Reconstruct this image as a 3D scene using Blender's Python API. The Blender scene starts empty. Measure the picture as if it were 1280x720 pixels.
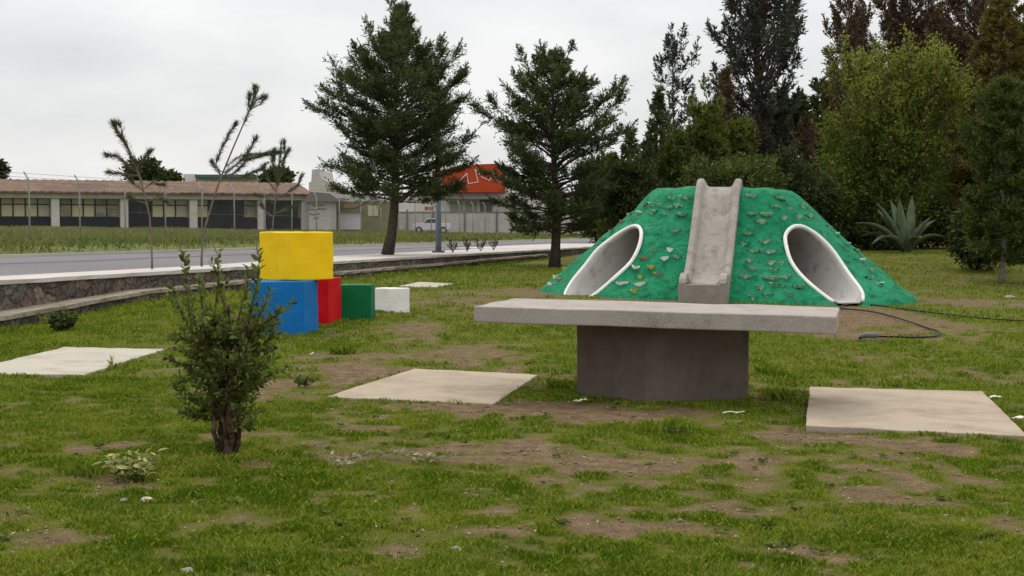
import bpy, bmesh, math, random
import numpy as np
from mathutils import Vector, Matrix
from math import radians, sin, cos, pi
random.seed(7); RNG = np.random.default_rng(11)
SC = bpy.context.scene; COL = SC.collection

# ------------------------------------------------------------------ camera, world, sun, exposure
CAMZ = 1.42; F = 1778.0; PITCH = math.atan(73/F)
cam = bpy.data.cameras.new('camera'); cam.lens = 50.0; cam.sensor_width = 36.0
cam.clip_start = 0.1; cam.clip_end = 6000
camo = bpy.data.objects.new('camera', cam); COL.objects.link(camo)
camo.location = (0, 0, CAMZ); camo.rotation_euler = (pi/2-PITCH, 0, 0)
SC.camera = camo

SUN_EL, SUN_AZ = radians(58), radians(-25)     # high soft sun behind thick cloud, from ahead left
w = bpy.data.worlds.new('World'); SC.world = w; w.use_nodes = True
nt = w.node_tree; nt.nodes.clear()
def wn(t): return nt.nodes.new(t)
wo = wn('ShaderNodeOutputWorld'); bg = wn('ShaderNodeBackground'); bg.inputs[1].default_value = 0.10
sky = wn('ShaderNodeTexSky'); sky.sky_type = 'NISHITA'; sky.sun_disc = False
sky.sun_elevation = SUN_EL; sky.sun_rotation = SUN_AZ
tc = wn('ShaderNodeTexCoord'); mp = wn('ShaderNodeMapping'); mp.inputs['Scale'].default_value = (1, 1, 3.2)
no = wn('ShaderNodeTexNoise'); no.inputs['Scale'].default_value = 3.6; no.inputs['Detail'].default_value = 5
no.inputs['Roughness'].default_value = .5
cr = wn('ShaderNodeValToRGB')
cr.color_ramp.elements[0].position = .30; cr.color_ramp.elements[0].color = (6.7, 6.7, 6.85, 1)
cr.color_ramp.elements[1].position = .62; cr.color_ramp.elements[1].color = (9.3, 9.25, 9.15, 1)
mx = wn('ShaderNodeMix'); mx.data_type = 'RGBA'; mx.inputs[0].default_value = .93
nt.links.new(tc.outputs['Generated'], mp.inputs[0]); nt.links.new(mp.outputs[0], no.inputs[0])
nt.links.new(no.outputs[0], cr.inputs[0])
nt.links.new(sky.outputs[0], mx.inputs[6]); nt.links.new(cr.outputs[0], mx.inputs[7])
sx_ = wn('ShaderNodeSeparateXYZ'); nt.links.new(tc.outputs['Generated'], sx_.inputs[0])
zr = wn('ShaderNodeMapRange'); zr.inputs[1].default_value = .12; zr.inputs[2].default_value = 1; zr.inputs[3].default_value = 1.0; zr.inputs[4].default_value = 2.3
nt.links.new(sx_.outputs[2], zr.inputs[0])
mm = wn('ShaderNodeMix'); mm.data_type = 'RGBA'; mm.blend_type = 'MULTIPLY'; mm.inputs[0].default_value = 1; mm.clamp_result = False
nt.links.new(mx.outputs[2], mm.inputs[6]); nt.links.new(zr.outputs[0], mm.inputs[7])
nt.links.new(mm.outputs[2], bg.inputs[0]); nt.links.new(bg.outputs[0], wo.inputs[0])
sl = bpy.data.lights.new('sun', 'SUN'); sl.energy = 1.1; sl.angle = radians(22); sl.color = (1, .95, .87)
so = bpy.data.objects.new('sun', sl); COL.objects.link(so)
d_ = Vector((sin(SUN_AZ)*cos(SUN_EL), cos(SUN_AZ)*cos(SUN_EL), sin(SUN_EL)))
so.rotation_euler = d_.to_track_quat('Z', 'Y').to_euler(); so.location = (0, 0, 40)
SC.view_settings.view_transform = 'Standard'; SC.view_settings.look = 'None'
SC.view_settings.exposure = 0.02; SC.view_settings.gamma = 1.0
SC.render.engine = 'CYCLES'
SC.cycles.max_bounces = 6; SC.cycles.transparent_max_bounces = 4

# ------------------------------------------------------------------ noise and terrain
def vnoise(x, y, seed=0):
    x = np.asarray(x, float); y = np.asarray(y, float)
    xi = np.floor(x).astype(np.int64); yi = np.floor(y).astype(np.int64)
    fx = x-xi; fy = y-yi; fx = fx*fx*(3-2*fx); fy = fy*fy*(3-2*fy)
    def hsh(a, b):
        n = (a*374761393 + b*668265263 + seed*982451653) & 0x7fffffff
        n = ((n ^ (n >> 13))*1274126177) & 0x7fffffff
        n = (n ^ (n >> 16)) & 0xffffff
        return n/float(0xffffff)
    return (hsh(xi, yi)*(1-fx)+hsh(xi+1, yi)*fx)*(1-fy) + (hsh(xi, yi+1)*(1-fx)+hsh(xi+1, yi+1)*fx)*fy
def fbm(x, y, s=1.0, o=4, seed=0):
    v = 0; a = .5; t = 0
    for i in range(o):
        v = v + a*vnoise(np.asarray(x)*s*2**i, np.asarray(y)*s*2**i, seed+i*7); t += a; a *= .55
    return v/t
def sst(a, b, v):
    t = np.clip((np.asarray(v, float)-a)/(b-a), 0, 1); return t*t*(3-2*t)
WX, WY = -7.8, 21.7; UX, UY = .257, .966; NX, NY = -.966, .257
RZ = .65
def S(x, y): return (np.asarray(x)-WX)*NX + (np.asarray(y)-WY)*NY
def lawn_h(x, y, fine=False):
    x = np.asarray(x, float); y = np.asarray(y, float)
    fl = np.interp(y, [0, 19, 24, 38, 55, 100, 300], [0, 0, .10, .24, .30, .5, .9])
    fr = np.interp(y, [0, 19, 24, 30, 45, 80, 300], [0, 0, .04, .14, .70, 1.1, 1.6])
    k = sst(2, 9, x)
    h = fl*(1-k)+fr*k - .018*np.clip(x, -3, 12)*(1-sst(26, 42, y)) - .15*sst(-5, -8, x)*(1-sst(20.5, 26, y))*sst(8, 16, y)
    if fine: h = h + (fbm(x, y, 1.3, 4, 3)-.5)*.05*(1-sst(20, 40, y)*.5)
    return h
def road_h(x, y):
    s = S(x, y)
    return RZ + .75*np.clip((s-11)/26, 0, 1) + .10*sst(10.9, 11.6, s)
def ground_h(x, y):
    return float(lawn_h(x, y)) if S(x, y) < 0.05 else float(road_h(x, y))
def ray(px, py):
    v = Vector(((px-640)/F, 1.0, -(py-360)/F))
    return Vector((v.x, v.y*cos(PITCH)+v.z*sin(PITCH), -v.y*sin(PITCH)+v.z*cos(PITCH)))
def P(px, py, d):
    """world point seen at pixel (1280x720 photo) at distance y=d"""
    r = ray(px, py); return Vector((0, 0, CAMZ)) + r*(d/r.y)
def G(px, py):
    """ground point seen at a pixel"""
    r = ray(px, py); r = r/r.y; d = 3.0
    while d < 400:
        p = Vector((0, 0, CAMZ))+r*d
        if p.z <= ground_h(p.x, p.y):
            lo, hi = d-.1*(1+d*.01), d
            for _ in range(20):
                m = (lo+hi)/2; q = Vector((0, 0, CAMZ))+r*m
                if q.z <= ground_h(q.x, q.y): hi = m
                else: lo = m
            return Vector((0, 0, CAMZ))+r*hi
        d += .1*(1+d*.01)
    return Vector((0, 0, CAMZ))+r*400
def on_ground(px, d):
    x = (px-640)/F*d; return Vector((x, d, ground_h(x, d)))

# ------------------------------------------------------------------ materials
def mat(name, col, rough=.85, noise=None, bump=None, spec=.15, metallic=0, attr=None, translucent=0):
    m = bpy.data.materials.new(name); m.use_nodes = True; n = m.node_tree
    b = n.nodes['Principled BSDF']; b.inputs['Roughness'].default_value = rough
    b.inputs['Metallic'].default_value = metallic; b.inputs['Specular IOR Level'].default_value = spec
    b.inputs['Base Color'].default_value = (*col, 1)
    tcn = n.nodes.new('ShaderNodeTexCoord')
    cur = None
    if noise:
        # list of (scale, colour, low, high, detail)
        for (sc, c2, lo, hi, det) in noise:
            t = n.nodes.new('ShaderNodeTexNoise'); t.inputs['Scale'].default_value = sc
            t.inputs['Detail'].default_value = det; t.inputs['Roughness'].default_value = .65
            n.links.new(tcn.outputs['Object'], t.inputs[0])
            r = n.nodes.new('ShaderNodeMapRange'); r.inputs[1].default_value = lo; r.inputs[2].default_value = hi
            n.links.new(t.outputs[0], r.inputs[0])
            x = n.nodes.new('ShaderNodeMix'); x.data_type = 'RGBA'
            n.links.new(r.outputs[0], x.inputs[0])
            if cur is None: x.inputs[6].default_value = (*col, 1)
            else: n.links.new(cur, x.inputs[6])
            x.inputs[7].default_value = (*c2, 1); cur = x.outputs[2]
    if attr:
        a = n.nodes.new('ShaderNodeAttribute'); a.attribute_name = attr[0]
        x = n.nodes.new('ShaderNodeMix'); x.data_type = 'RGBA'
        n.links.new(a.outputs['Fac'], x.inputs[0])
        if cur is None: x.inputs[6].default_value = (*col, 1)
        else: n.links.new(cur, x.inputs[6])
        x.inputs[7].default_value = (*attr[1], 1); cur = x.outputs[2]
    if cur is not None: n.links.new(cur, b.inputs['Base Color'])
    if bump:
        prev = None
        for (sc, st, dist) in bump:
            t = n.nodes.new('ShaderNodeTexNoise'); t.inputs['Scale'].default_value = sc
            t.inputs['Detail'].default_value = 6
            n.links.new(tcn.outputs['Object'], t.inputs[0])
            bp = n.nodes.new('ShaderNodeBump'); bp.inputs['Strength'].default_value = st
            bp.inputs['Distance'].default_value = dist
            n.links.new(t.outputs[0], bp.inputs['Height'])
            if prev: n.links.new(prev, bp.inputs['Normal'])
            prev = bp.outputs[0]
        n.links.new(prev, b.inputs['Normal'])
    if translucent:
        tr = n.nodes.new('ShaderNodeBsdfTranslucent'); ms = n.nodes.new('ShaderNodeMixShader')
        ms.inputs[0].default_value = translucent
        if cur is not None: n.links.new(cur, tr.inputs[0])
        else: tr.inputs[0].default_value = (*col, 1)
        o = n.nodes['Material Output']
        n.links.new(b.outputs[0], ms.inputs[1]); n.links.new(tr.outputs[0], ms.inputs[2]); n.links.new(ms.outputs[0], o.inputs[0])
    return m

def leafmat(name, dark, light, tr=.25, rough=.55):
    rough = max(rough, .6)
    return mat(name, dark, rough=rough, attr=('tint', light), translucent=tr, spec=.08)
def barkmat(name, c, c2):
    return mat(name, c, .9, noise=[(9, c2, .4, .65, 5)], bump=[(30, .8, .03)])

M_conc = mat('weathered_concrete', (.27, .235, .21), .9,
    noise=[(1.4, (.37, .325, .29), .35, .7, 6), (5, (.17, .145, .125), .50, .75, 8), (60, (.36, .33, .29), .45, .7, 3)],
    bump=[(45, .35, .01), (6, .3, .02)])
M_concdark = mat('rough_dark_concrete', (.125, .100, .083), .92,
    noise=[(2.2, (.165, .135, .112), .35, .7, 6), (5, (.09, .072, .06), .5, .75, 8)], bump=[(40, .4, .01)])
M_pad = mat('pale_slab_concrete', (.33, .27, .195), .9,
    noise=[(1.1, (.39, .325, .245), .35, .7, 6), (1.7, (.21, .16, .11), .44, .66, 9), (9, (.31, .25, .19), .52, .7, 8), (70, (.37, .31, .23), .45, .7, 3)],
    bump=[(50, .3, .008)])
M_padwhite = mat('whitish_slab_concrete', (.38, .345, .285), .9,
    noise=[(1.1, (.44, .405, .34), .35, .7, 6), (2, (.29, .255, .19), .46, .68, 9), (12, (.42, .38, .31), .52, .7, 6)], bump=[(50, .3, .008)])
M_walk = mat('pavement_concrete', (.42, .385, .35), .9, noise=[(.8, (.52, .48, .44), .3, .7, 6), (7, (.40, .36, .32), .5, .8, 5)], bump=[(30, .3, .01)])
M_asph = mat('asphalt', (.15, .14, .145), .85, noise=[(.15, (.20, .185, .19), .35, .65, 5), (25, (.12, .11, .115), .4, .7, 4)], bump=[(60, .3, .01)])
M_asph2 = mat('dark_asphalt_patch', (.085, .08, .09), .8, noise=[(3, (.11, .10, .11), .35, .65, 5)])

def stone_mat():
    m = bpy.data.materials.new('rubble_stone'); m.use_nodes = True; n = m.node_tree; b = n.nodes['Principled BSDF']
    b.inputs['Roughness'].default_value = .92
    t = n.nodes.new('ShaderNodeTexCoord'); mpn = n.nodes.new('ShaderNodeMapping'); mpn.inputs['Scale'].default_value = (1, 1, 1.5)
    nz = n.nodes.new('ShaderNodeTexNoise'); nz.inputs['Scale'].default_value = 2.0
    ad = n.nodes.new('ShaderNodeMix'); ad.data_type = 'VECTOR'; ad.inputs[0].default_value = .34
    n.links.new(t.outputs['Object'], mpn.inputs[0]); n.links.new(mpn.outputs[0], nz.inputs[0])
    n.links.new(mpn.outputs[0], ad.inputs[4]); n.links.new(nz.outputs['Color'], ad.inputs[5])
    v = n.nodes.new('ShaderNodeTexVoronoi'); v.inputs['Scale'].default_value = 3.6
    e = n.nodes.new('ShaderNodeTexVoronoi'); e.feature = 'DISTANCE_TO_EDGE'; e.inputs['Scale'].default_value = 3.6
    n.links.new(ad.outputs[1], v.inputs[0]); n.links.new(ad.outputs[1], e.inputs[0])
    r = n.nodes.new('ShaderNodeValToRGB'); r.color_ramp.interpolation = 'LINEAR'
    els = r.color_ramp.elements
    els[0].position = 0; els[0].color = (.13, .078, .055, 1); els[1].position = 1; els[1].color = (.12, .10, .08, 1)
    for p_, c_ in ((.3, (.055, .045, .035, 1)), (.5, (.17, .125, .09, 1)), (.75, (.075, .065, .05, 1))):
        q = els.new(p_); q.color = c_
    sp = n.nodes.new('ShaderNodeSeparateColor'); n.links.new(v.outputs['Color'], sp.inputs[0]); n.links.new(sp.outputs[0], r.inputs[0])
    mr = n.nodes.new('ShaderNodeMapRange'); mr.inputs[1].default_value = .02; mr.inputs[2].default_value = .07
    n.links.new(e.outputs['Distance'], mr.inputs[0])
    x = n.nodes.new('ShaderNodeMix'); x.data_type = 'RGBA'; x.inputs[6].default_value = (.085, .07, .055, 1)
    n.links.new(mr.outputs[0], x.inputs[0]); n.links.new(r.outputs[0], x.inputs[7])
    nz2 = n.nodes.new('ShaderNodeTexNoise'); nz2.inputs['Scale'].default_value = 14; nz2.inputs['Detail'].default_value = 6
    n.links.new(t.outputs['Object'], nz2.inputs[0])
    mr2 = n.nodes.new('ShaderNodeMapRange'); mr2.inputs[1].default_value = .3; mr2.inputs[2].default_value = .7; mr2.inputs[3].default_value = .25; mr2.inputs[4].default_value = 1.6
    n.links.new(nz2.outputs[0], mr2.inputs[0])
    mu = n.nodes.new('ShaderNodeMix'); mu.data_type = 'RGBA'; mu.blend_type = 'MULTIPLY'; mu.inputs[0].default_value = 1
    n.links.new(x.outputs[2], mu.inputs[6]); n.links.new(mr2.outputs[0], mu.inputs[7]); n.links.new(mu.outputs[2], b.inputs['Base Color'])
    bp = n.nodes.new('ShaderNodeBump'); bp.inputs['Strength'].default_value = 1; bp.inputs['Distance'].default_value = .06
    n.links.new(mr.outputs[0], bp.inputs['Height'])
    bp2 = n.nodes.new('ShaderNodeBump'); bp2.inputs['Strength'].default_value = .6; bp2.inputs['Distance'].default_value = .03
    n.links.new(nz2.outputs[0], bp2.inputs['Height']); n.links.new(bp.outputs[0], bp2.inputs['Normal']); n.links.new(bp2.outputs[0], b.inputs['Normal'])
    return m
M_stone = stone_mat()

def lawn_mat(name, g1, g2, g3, d1, d2, useattr=True):
    m = bpy.data.materials.new(name); m.use_nodes = True; n = m.node_tree; b = n.nodes['Principled BSDF']
    b.inputs['Roughness'].default_value = .95; b.inputs['Specular IOR Level'].default_value = .1
    t = n.nodes.new('ShaderNodeTexCoord')
    def nz(sc, det=6, ro=.65):
        q = n.nodes.new('ShaderNodeTexNoise'); q.inputs['Scale'].default_value = sc; q.inputs['Detail'].default_value = det
        q.inputs['Roughness'].default_value = ro; n.links.new(t.outputs['Object'], q.inputs[0]); return q.outputs[0]
    def mr(s, a, b_, c=0, d=1):
        q = n.nodes.new('ShaderNodeMapRange'); q.inputs[1].default_value = a; q.inputs[2].default_value = b_
        q.inputs[3].default_value = c; q.inputs[4].default_value = d; n.links.new(s, q.inputs[0]); return q.outputs[0]
    def mix(f, a, c):
        q = n.nodes.new('ShaderNodeMix'); q.data_type = 'RGBA'; n.links.new(f, q.inputs[0])
        for s_, v_ in ((6, a), (7, c)):
            if isinstance(v_, tuple): q.inputs[s_].default_value = (*v_, 1)
            else: n.links.new(v_, q.inputs[s_])
        return q.outputs[2]
    g = mix(mr(nz(1.3), .35, .65), g1, g2); g = mix(mr(nz(22), .5, .75), g, g3)
    dd = mix(mr(nz(7), .35, .7), d1, d2); dd = mix(mr(nz(90, 3), .55, .72), dd, (.33, .26, .16)); dd = mix(mr(nz(55, 4), .56, .7), dd, (.06, .04, .022))
    if useattr:
        a = n.nodes.new('ShaderNodeAttribute'); a.attribute_name = 'grass'
        ma = n.nodes.new('ShaderNodeMath'); ma.operation = 'ADD'; n.links.new(a.outputs['Fac'], ma.inputs[0])
        n.links.new(mr(nz(22, 10, .8), .3, .7, -.6, .6), ma.inputs[1])
        col = mix(mr(ma.outputs[0], .3, .62), dd, g)
    else: col = g
    n.links.new(col, b.inputs['Base Color'])
    bp = n.nodes.new('ShaderNodeBump'); bp.inputs['Strength'].default_value = .9; bp.inputs['Distance'].default_value = .03
    n.links.new(nz(30, 8), bp.inputs['Height']); n.links.new(bp.outputs[0], b.inputs['Normal'])
    return m
M_lawn = lawn_mat('lawn', (.060, .072, .008), (.11, .112, .014), (.15, .13, .04), (.088, .052, .028), (.20, .138, .078))
M_verge = lawn_mat('verge', (.07, .10, .02), (.12, .14, .035), (.19, .17, .08), (0, 0, 0), (0, 0, 0), False)

# ------------------------------------------------------------------ mesh helpers
def link(o, parent=None):
    COL.objects.link(o)
    if parent: o.parent = parent
    return o
def tag(o, label=None, cat=None, group=None, kind=None):
    if label: o['label'] = label
    if cat: o['category'] = cat
    if group: o['group'] = group
    if kind: o['kind'] = kind
    return o
def empty(name, loc, rz=0, label=None, cat=None, group=None):
    o = bpy.data.objects.new(name, None); o.empty_display_size = .2; link(o)
    o.location = loc; o.rotation_euler = (0, 0, rz); return tag(o, label, cat, group)
def fastmesh(name, verts, faces, material, parent=None, attr=None, smooth=False, local=None):
    """verts Nx3, faces MxK with constant K"""
    verts = np.asarray(verts, np.float32).reshape(-1, 3); faces = np.asarray(faces, np.int32)
    if local is not None: verts = verts-np.array(local, np.float32)
    K = faces.shape[1]; me = bpy.data.meshes.new(name)
    me.vertices.add(len(verts)); me.vertices.foreach_set('co', verts.ravel())
    me.loops.add(faces.size); me.loops.foreach_set('vertex_index', faces.ravel())
    me.polygons.add(len(faces)); me.polygons.foreach_set('loop_start', np.arange(0, faces.size, K, dtype=np.int32))
    if smooth: me.polygons.foreach_set('use_smooth', np.ones(len(faces), bool))
    me.update(calc_edges=True)
    if attr:
        for k, v in attr.items():
            a = me.attributes.new(k, 'FLOAT', 'POINT'); a.data.foreach_set('value', np.asarray(v, np.float32))
    me.materials.append(material)
    o = bpy.data.objects.new(name, me); link(o, parent)
    return o
class MB:
    def __init__(s): s.v = []; s.f = []
    def add(s, v, f):
        k = len(s.v); s.v += [tuple(q) for q in v]; s.f += [tuple(i+k for i in q) for q in f]; return s
    def box(s, x0, x1, y0, y1, z0, z1):
        return s.add([(x0,y0,z0),(x1,y0,z0),(x1,y1,z0),(x0,y1,z0),(x0,y0,z1),(x1,y0,z1),(x1,y1,z1),(x0,y1,z1)],
            [(0,3,2,1),(4,5,6,7),(0,1,5,4),(1,2,6,5),(2,3,7,6),(3,0,4,7)])
    def hexa(s, bot, top):
        return s.add(list(bot)+list(top), [(0,3,2,1),(4,5,6,7),(0,1,5,4),(1,2,6,5),(2,3,7,6),(3,0,4,7)])
    def tube(s, pts, rad, n=8, cap=True):
        pts = [Vector(p) for p in pts]; m = len(pts)
        if not hasattr(rad, '__len__'): rad = [rad]*m
        rings = []; up = None
        for i, p in enumerate(pts):
            t = (pts[min(i+1, m-1)]-pts[max(i-1, 0)]).normalized()
            if up is None:
                up = t.orthogonal().normalized()
            up = (up - t*up.dot(t)); up = up.normalized() if up.length > 1e-5 else t.orthogonal().normalized()
            bi = t.cross(up)
            rings.append([p+(up*cos(2*pi*k/n)+bi*sin(2*pi*k/n))*rad[i] for k in range(n)])
        k0 = len(s.v)
        for r in rings: s.v += [tuple(q) for q in r]
        for i in range(m-1):
            for k in range(n):
                a = k0+i*n+k; b = k0+i*n+(k+1) % n; s.f.append((a, b, b+n, a+n))
        if cap:
            s.f.append(tuple(k0+k for k in range(n))[::-1]); s.f.append(tuple(k0+(m-1)*n+k for k in range(n)))
        return s
    def loft(s, loops, close=True, cap=True):
        n = len(loops[0]); k0 = len(s.v)
        for r in loops: s.v += [tuple(q) for q in r]
        for i in range(len(loops)-1):
            for k in range(n if close else n-1):
                a = k0+i*n+k; b = k0+i*n+(k+1) % n; s.f.append((a, b, b+n, a+n))
        if cap and close:
            s.f.append(tuple(k0+k for k in range(n))[::-1]); s.f.append(tuple(k0+(len(loops)-1)*n+k for k in range(n)))
        return s
    def build(s, name, material, parent=None, smooth=False, bevel=0, seg=2, loc=None, sub=0):
        me = bpy.data.meshes.new(name)
        vs = s.v if loc is None else [(v[0]-loc[0], v[1]-loc[1], v[2]-loc[2]) for v in s.v]
        me.from_pydata(vs, [], s.f); me.validate(); me.update()
        bm = bmesh.new(); bm.from_mesh(me); bmesh.ops.recalc_face_normals(bm, faces=bm.faces)
        if bevel: bmesh.ops.bevel(bm, geom=list(bm.edges), offset=bevel, segments=seg, affect='EDGES', profile=.6)
        bm.to_mesh(me); bm.free()
        if smooth:
            for p in me.polygons: p.use_smooth = True
        me.materials.append(material)
        o = bpy.data.objects.new(name, me); link(o, parent)
        if loc is not None: o.location = loc
        return o
def roughen(o, cut, amp, sc=3, seed=0):
    """subdivide a mesh and wear its surface slightly"""
    bm = bmesh.new(); bm.from_mesh(o.data)
    bmesh.ops.subdivide_edges(bm, edges=list(bm.edges), cuts=cut, use_grid_fill=True)
    from mathutils import noise as mn
    for v in bm.verts: v.co += mn.noise_vector(v.co*sc+Vector((seed, 0, 0)))*amp
    bm.to_mesh(o.data); bm.free()

# leaves -------------------------------------------------------------
def leaf_arrays(c, d, L, W, tint):
    """diamond leaves: base point c, direction d (unit), length L, width W"""
    n = len(c); r = RNG.normal(size=(n, 3)); side = np.cross(d, r); side /= (np.linalg.norm(side, axis=1, keepdims=True)+1e-9)
    nrm = np.cross(side, d)
    L = np.asarray(L).reshape(-1, 1)*np.ones((n, 1)); W = np.asarray(W).reshape(-1, 1)*np.ones((n, 1))
    v = np.empty((n, 4, 3), np.float32)
    mid = c+d*L*.45+nrm*L*.06
    v[:, 0] = c; v[:, 1] = mid+side*W*.5; v[:, 2] = c+d*L; v[:, 3] = mid-side*W*.5
    f = np.arange(n*4, dtype=np.int32).reshape(n, 4)
    return v.reshape(-1, 3), f, np.repeat(tint, 4)
def norm(a): return a/(np.linalg.norm(a, axis=-1, keepdims=True)+1e-9)

def conifer(name, base, height, prof, nb, leaf, cols, label, group=None, cat='tree', e0=(10, 50), droop=0., lean=(0, 0), cb=.2,
            density=1., leafL=.13, leafW=.035, trunk_r=.14, subk=.42, bark=None, stemtop=.98, jitter=.3, spray=.45, clump=0., seedtint=.25, limb=None):
    """excurrent tree: trunk, limbs up its height, twigs along each limb and small sprays on each twig"""
    base = np.array(base, float)
    tr = empty(name, tuple(base), 0, label, cat, group)
    def trunk_pt(f): return np.array([(lean[0]*f**.6 if lean[0] > 0 else lean[0]*f)+.06*sin(f*7), lean[1]*f, height*f])
    T = MB(); T.tube([trunk_pt(f) for f in np.linspace(0, stemtop, 12)], [trunk_r*(1.25 if i == 0 else 1)*(1-i/11.6) for i in range(12)], 9)
    if limb: T.tube([(a+lean[0]*.15, b, c*height) for a, b, c in limb], [.085, .07, .045], 7)
    C_, D_, Ls, Ws, TT = [], [], [], [], []
    fs = cb+(1-cb)*(np.arange(nb)+RNG.random(nb))/nb
    for i, f in enumerate(fs):
        az = i*2.399+RNG.normal()*.4; R = prof(f, az)*(1-jitter*RNG.random())
        if R < .05: R = .12
        o = trunk_pt(min(f, .99)); el0 = radians(e0[0]+(e0[1]-e0[0])*f+RNG.normal()*8)
        nseg = 7; pts = [o]; el = el0; p = o.copy(); h = np.array([cos(az), sin(az), 0.])
        for k in range(nseg):
            el_k = el0 - droop*sin(pi*min(1, k/nseg*1.0))*1.0 + (.25 if k > 3 else 0)
            dv = h*cos(el_k)+np.array([0, 0, sin(el_k)]); p = p+dv*R/nseg/max(.35, cos(el0))*.9; pts.append(p)
        pts = np.array(pts)
        if R > .5: T.tube([tuple(q) for q in pts[::2]], [max(.006, trunk_r*.28*(1-k/4.2)*min(1, R/2)) for k in range(len(pts[::2]))], 4, False)
        ns = max(5, int(R*13*density))
        u = .12+.88*np.sqrt(RNG.random(ns)) if not clump else .5+.5*RNG.random(ns)
        idx = np.clip((u*nseg).astype(int), 0, nseg-1); fr = (u*nseg-idx)[:, None]
        q = pts[idx]*(1-fr)+pts[idx+1]*fr; t = norm(pts[idx+1]-pts[idx])
        sd = norm(np.cross(t, np.array([0, 0, 1.]))+RNG.normal(size=(ns, 3))*.35)*np.where(RNG.random(ns) < .5, -1, 1)[:, None]
        sdir = norm(t*.8+sd*.75+np.array([0, 0, .16])+RNG.normal(size=(ns, 3))*.18)
        sl_ = R*subk*(1.05-u*.75)*(.6+.6*RNG.random(ns))+.10
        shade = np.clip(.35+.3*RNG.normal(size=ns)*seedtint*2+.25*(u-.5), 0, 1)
        nl = max(6, int(10*density)); 
        w_ = RNG.random((ns, nl)); pos = q[:, None]+sdir[:, None]*(sl_[:, None]*w_)[..., None]+RNG.normal(size=(ns, nl, 3))*.025
        ld = norm(sdir[:, None]+RNG.normal(size=(ns, nl, 3))*spray)
        C_.append(pos.reshape(-1, 3)); D_.append(ld.reshape(-1, 3))
        Ls.append((leafL*(.6+.8*RNG.random(ns*nl)))); Ws.append(leafW*(.6+.8*RNG.random(ns*nl)))
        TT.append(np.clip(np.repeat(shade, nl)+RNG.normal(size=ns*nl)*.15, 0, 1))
        if R > .35:
            m_ = int(14+R*10); tip = pts[-1]; hd = norm(pts[-1]-pts[-3]+np.array([0, 0, .35*R*.3+.1])); SL = .16+.22*RNG.random()*min(R, 2)
            uu_ = RNG.random((m_, 1)); C_.append(tip+hd*uu_*SL); D_.append(norm(hd+RNG.normal(size=(m_, 3))*.38))
            Ls.append(leafL*.8*np.ones(m_)); Ws.append(leafW*.9*np.ones(m_)); TT.append(np.clip(.5+.2*RNG.normal(size=m_), 0, 1))
    # leader shoots
    n2 = int(60*density); f2 = .86+.14*RNG.random(n2); c2 = np.array([trunk_pt(min(1, x)) for x in f2])
    d2 = norm(RNG.normal(size=(n2, 3))*.5+np.array([0, 0, 1.])); C_.append(c2); D_.append(d2)
    Ls.append(leafL*1.5*np.ones(n2)); Ws.append(leafW*np.ones(n2)); TT.append(.4*np.ones(n2))
    v, f, tt = leaf_arrays(np.concatenate(C_), np.concatenate(D_), np.concatenate(Ls), np.concatenate(Ws), np.concatenate(TT))
    T.build('trunk', bark, tr, smooth=True)
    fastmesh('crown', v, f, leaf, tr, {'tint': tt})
    return tr

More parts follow.
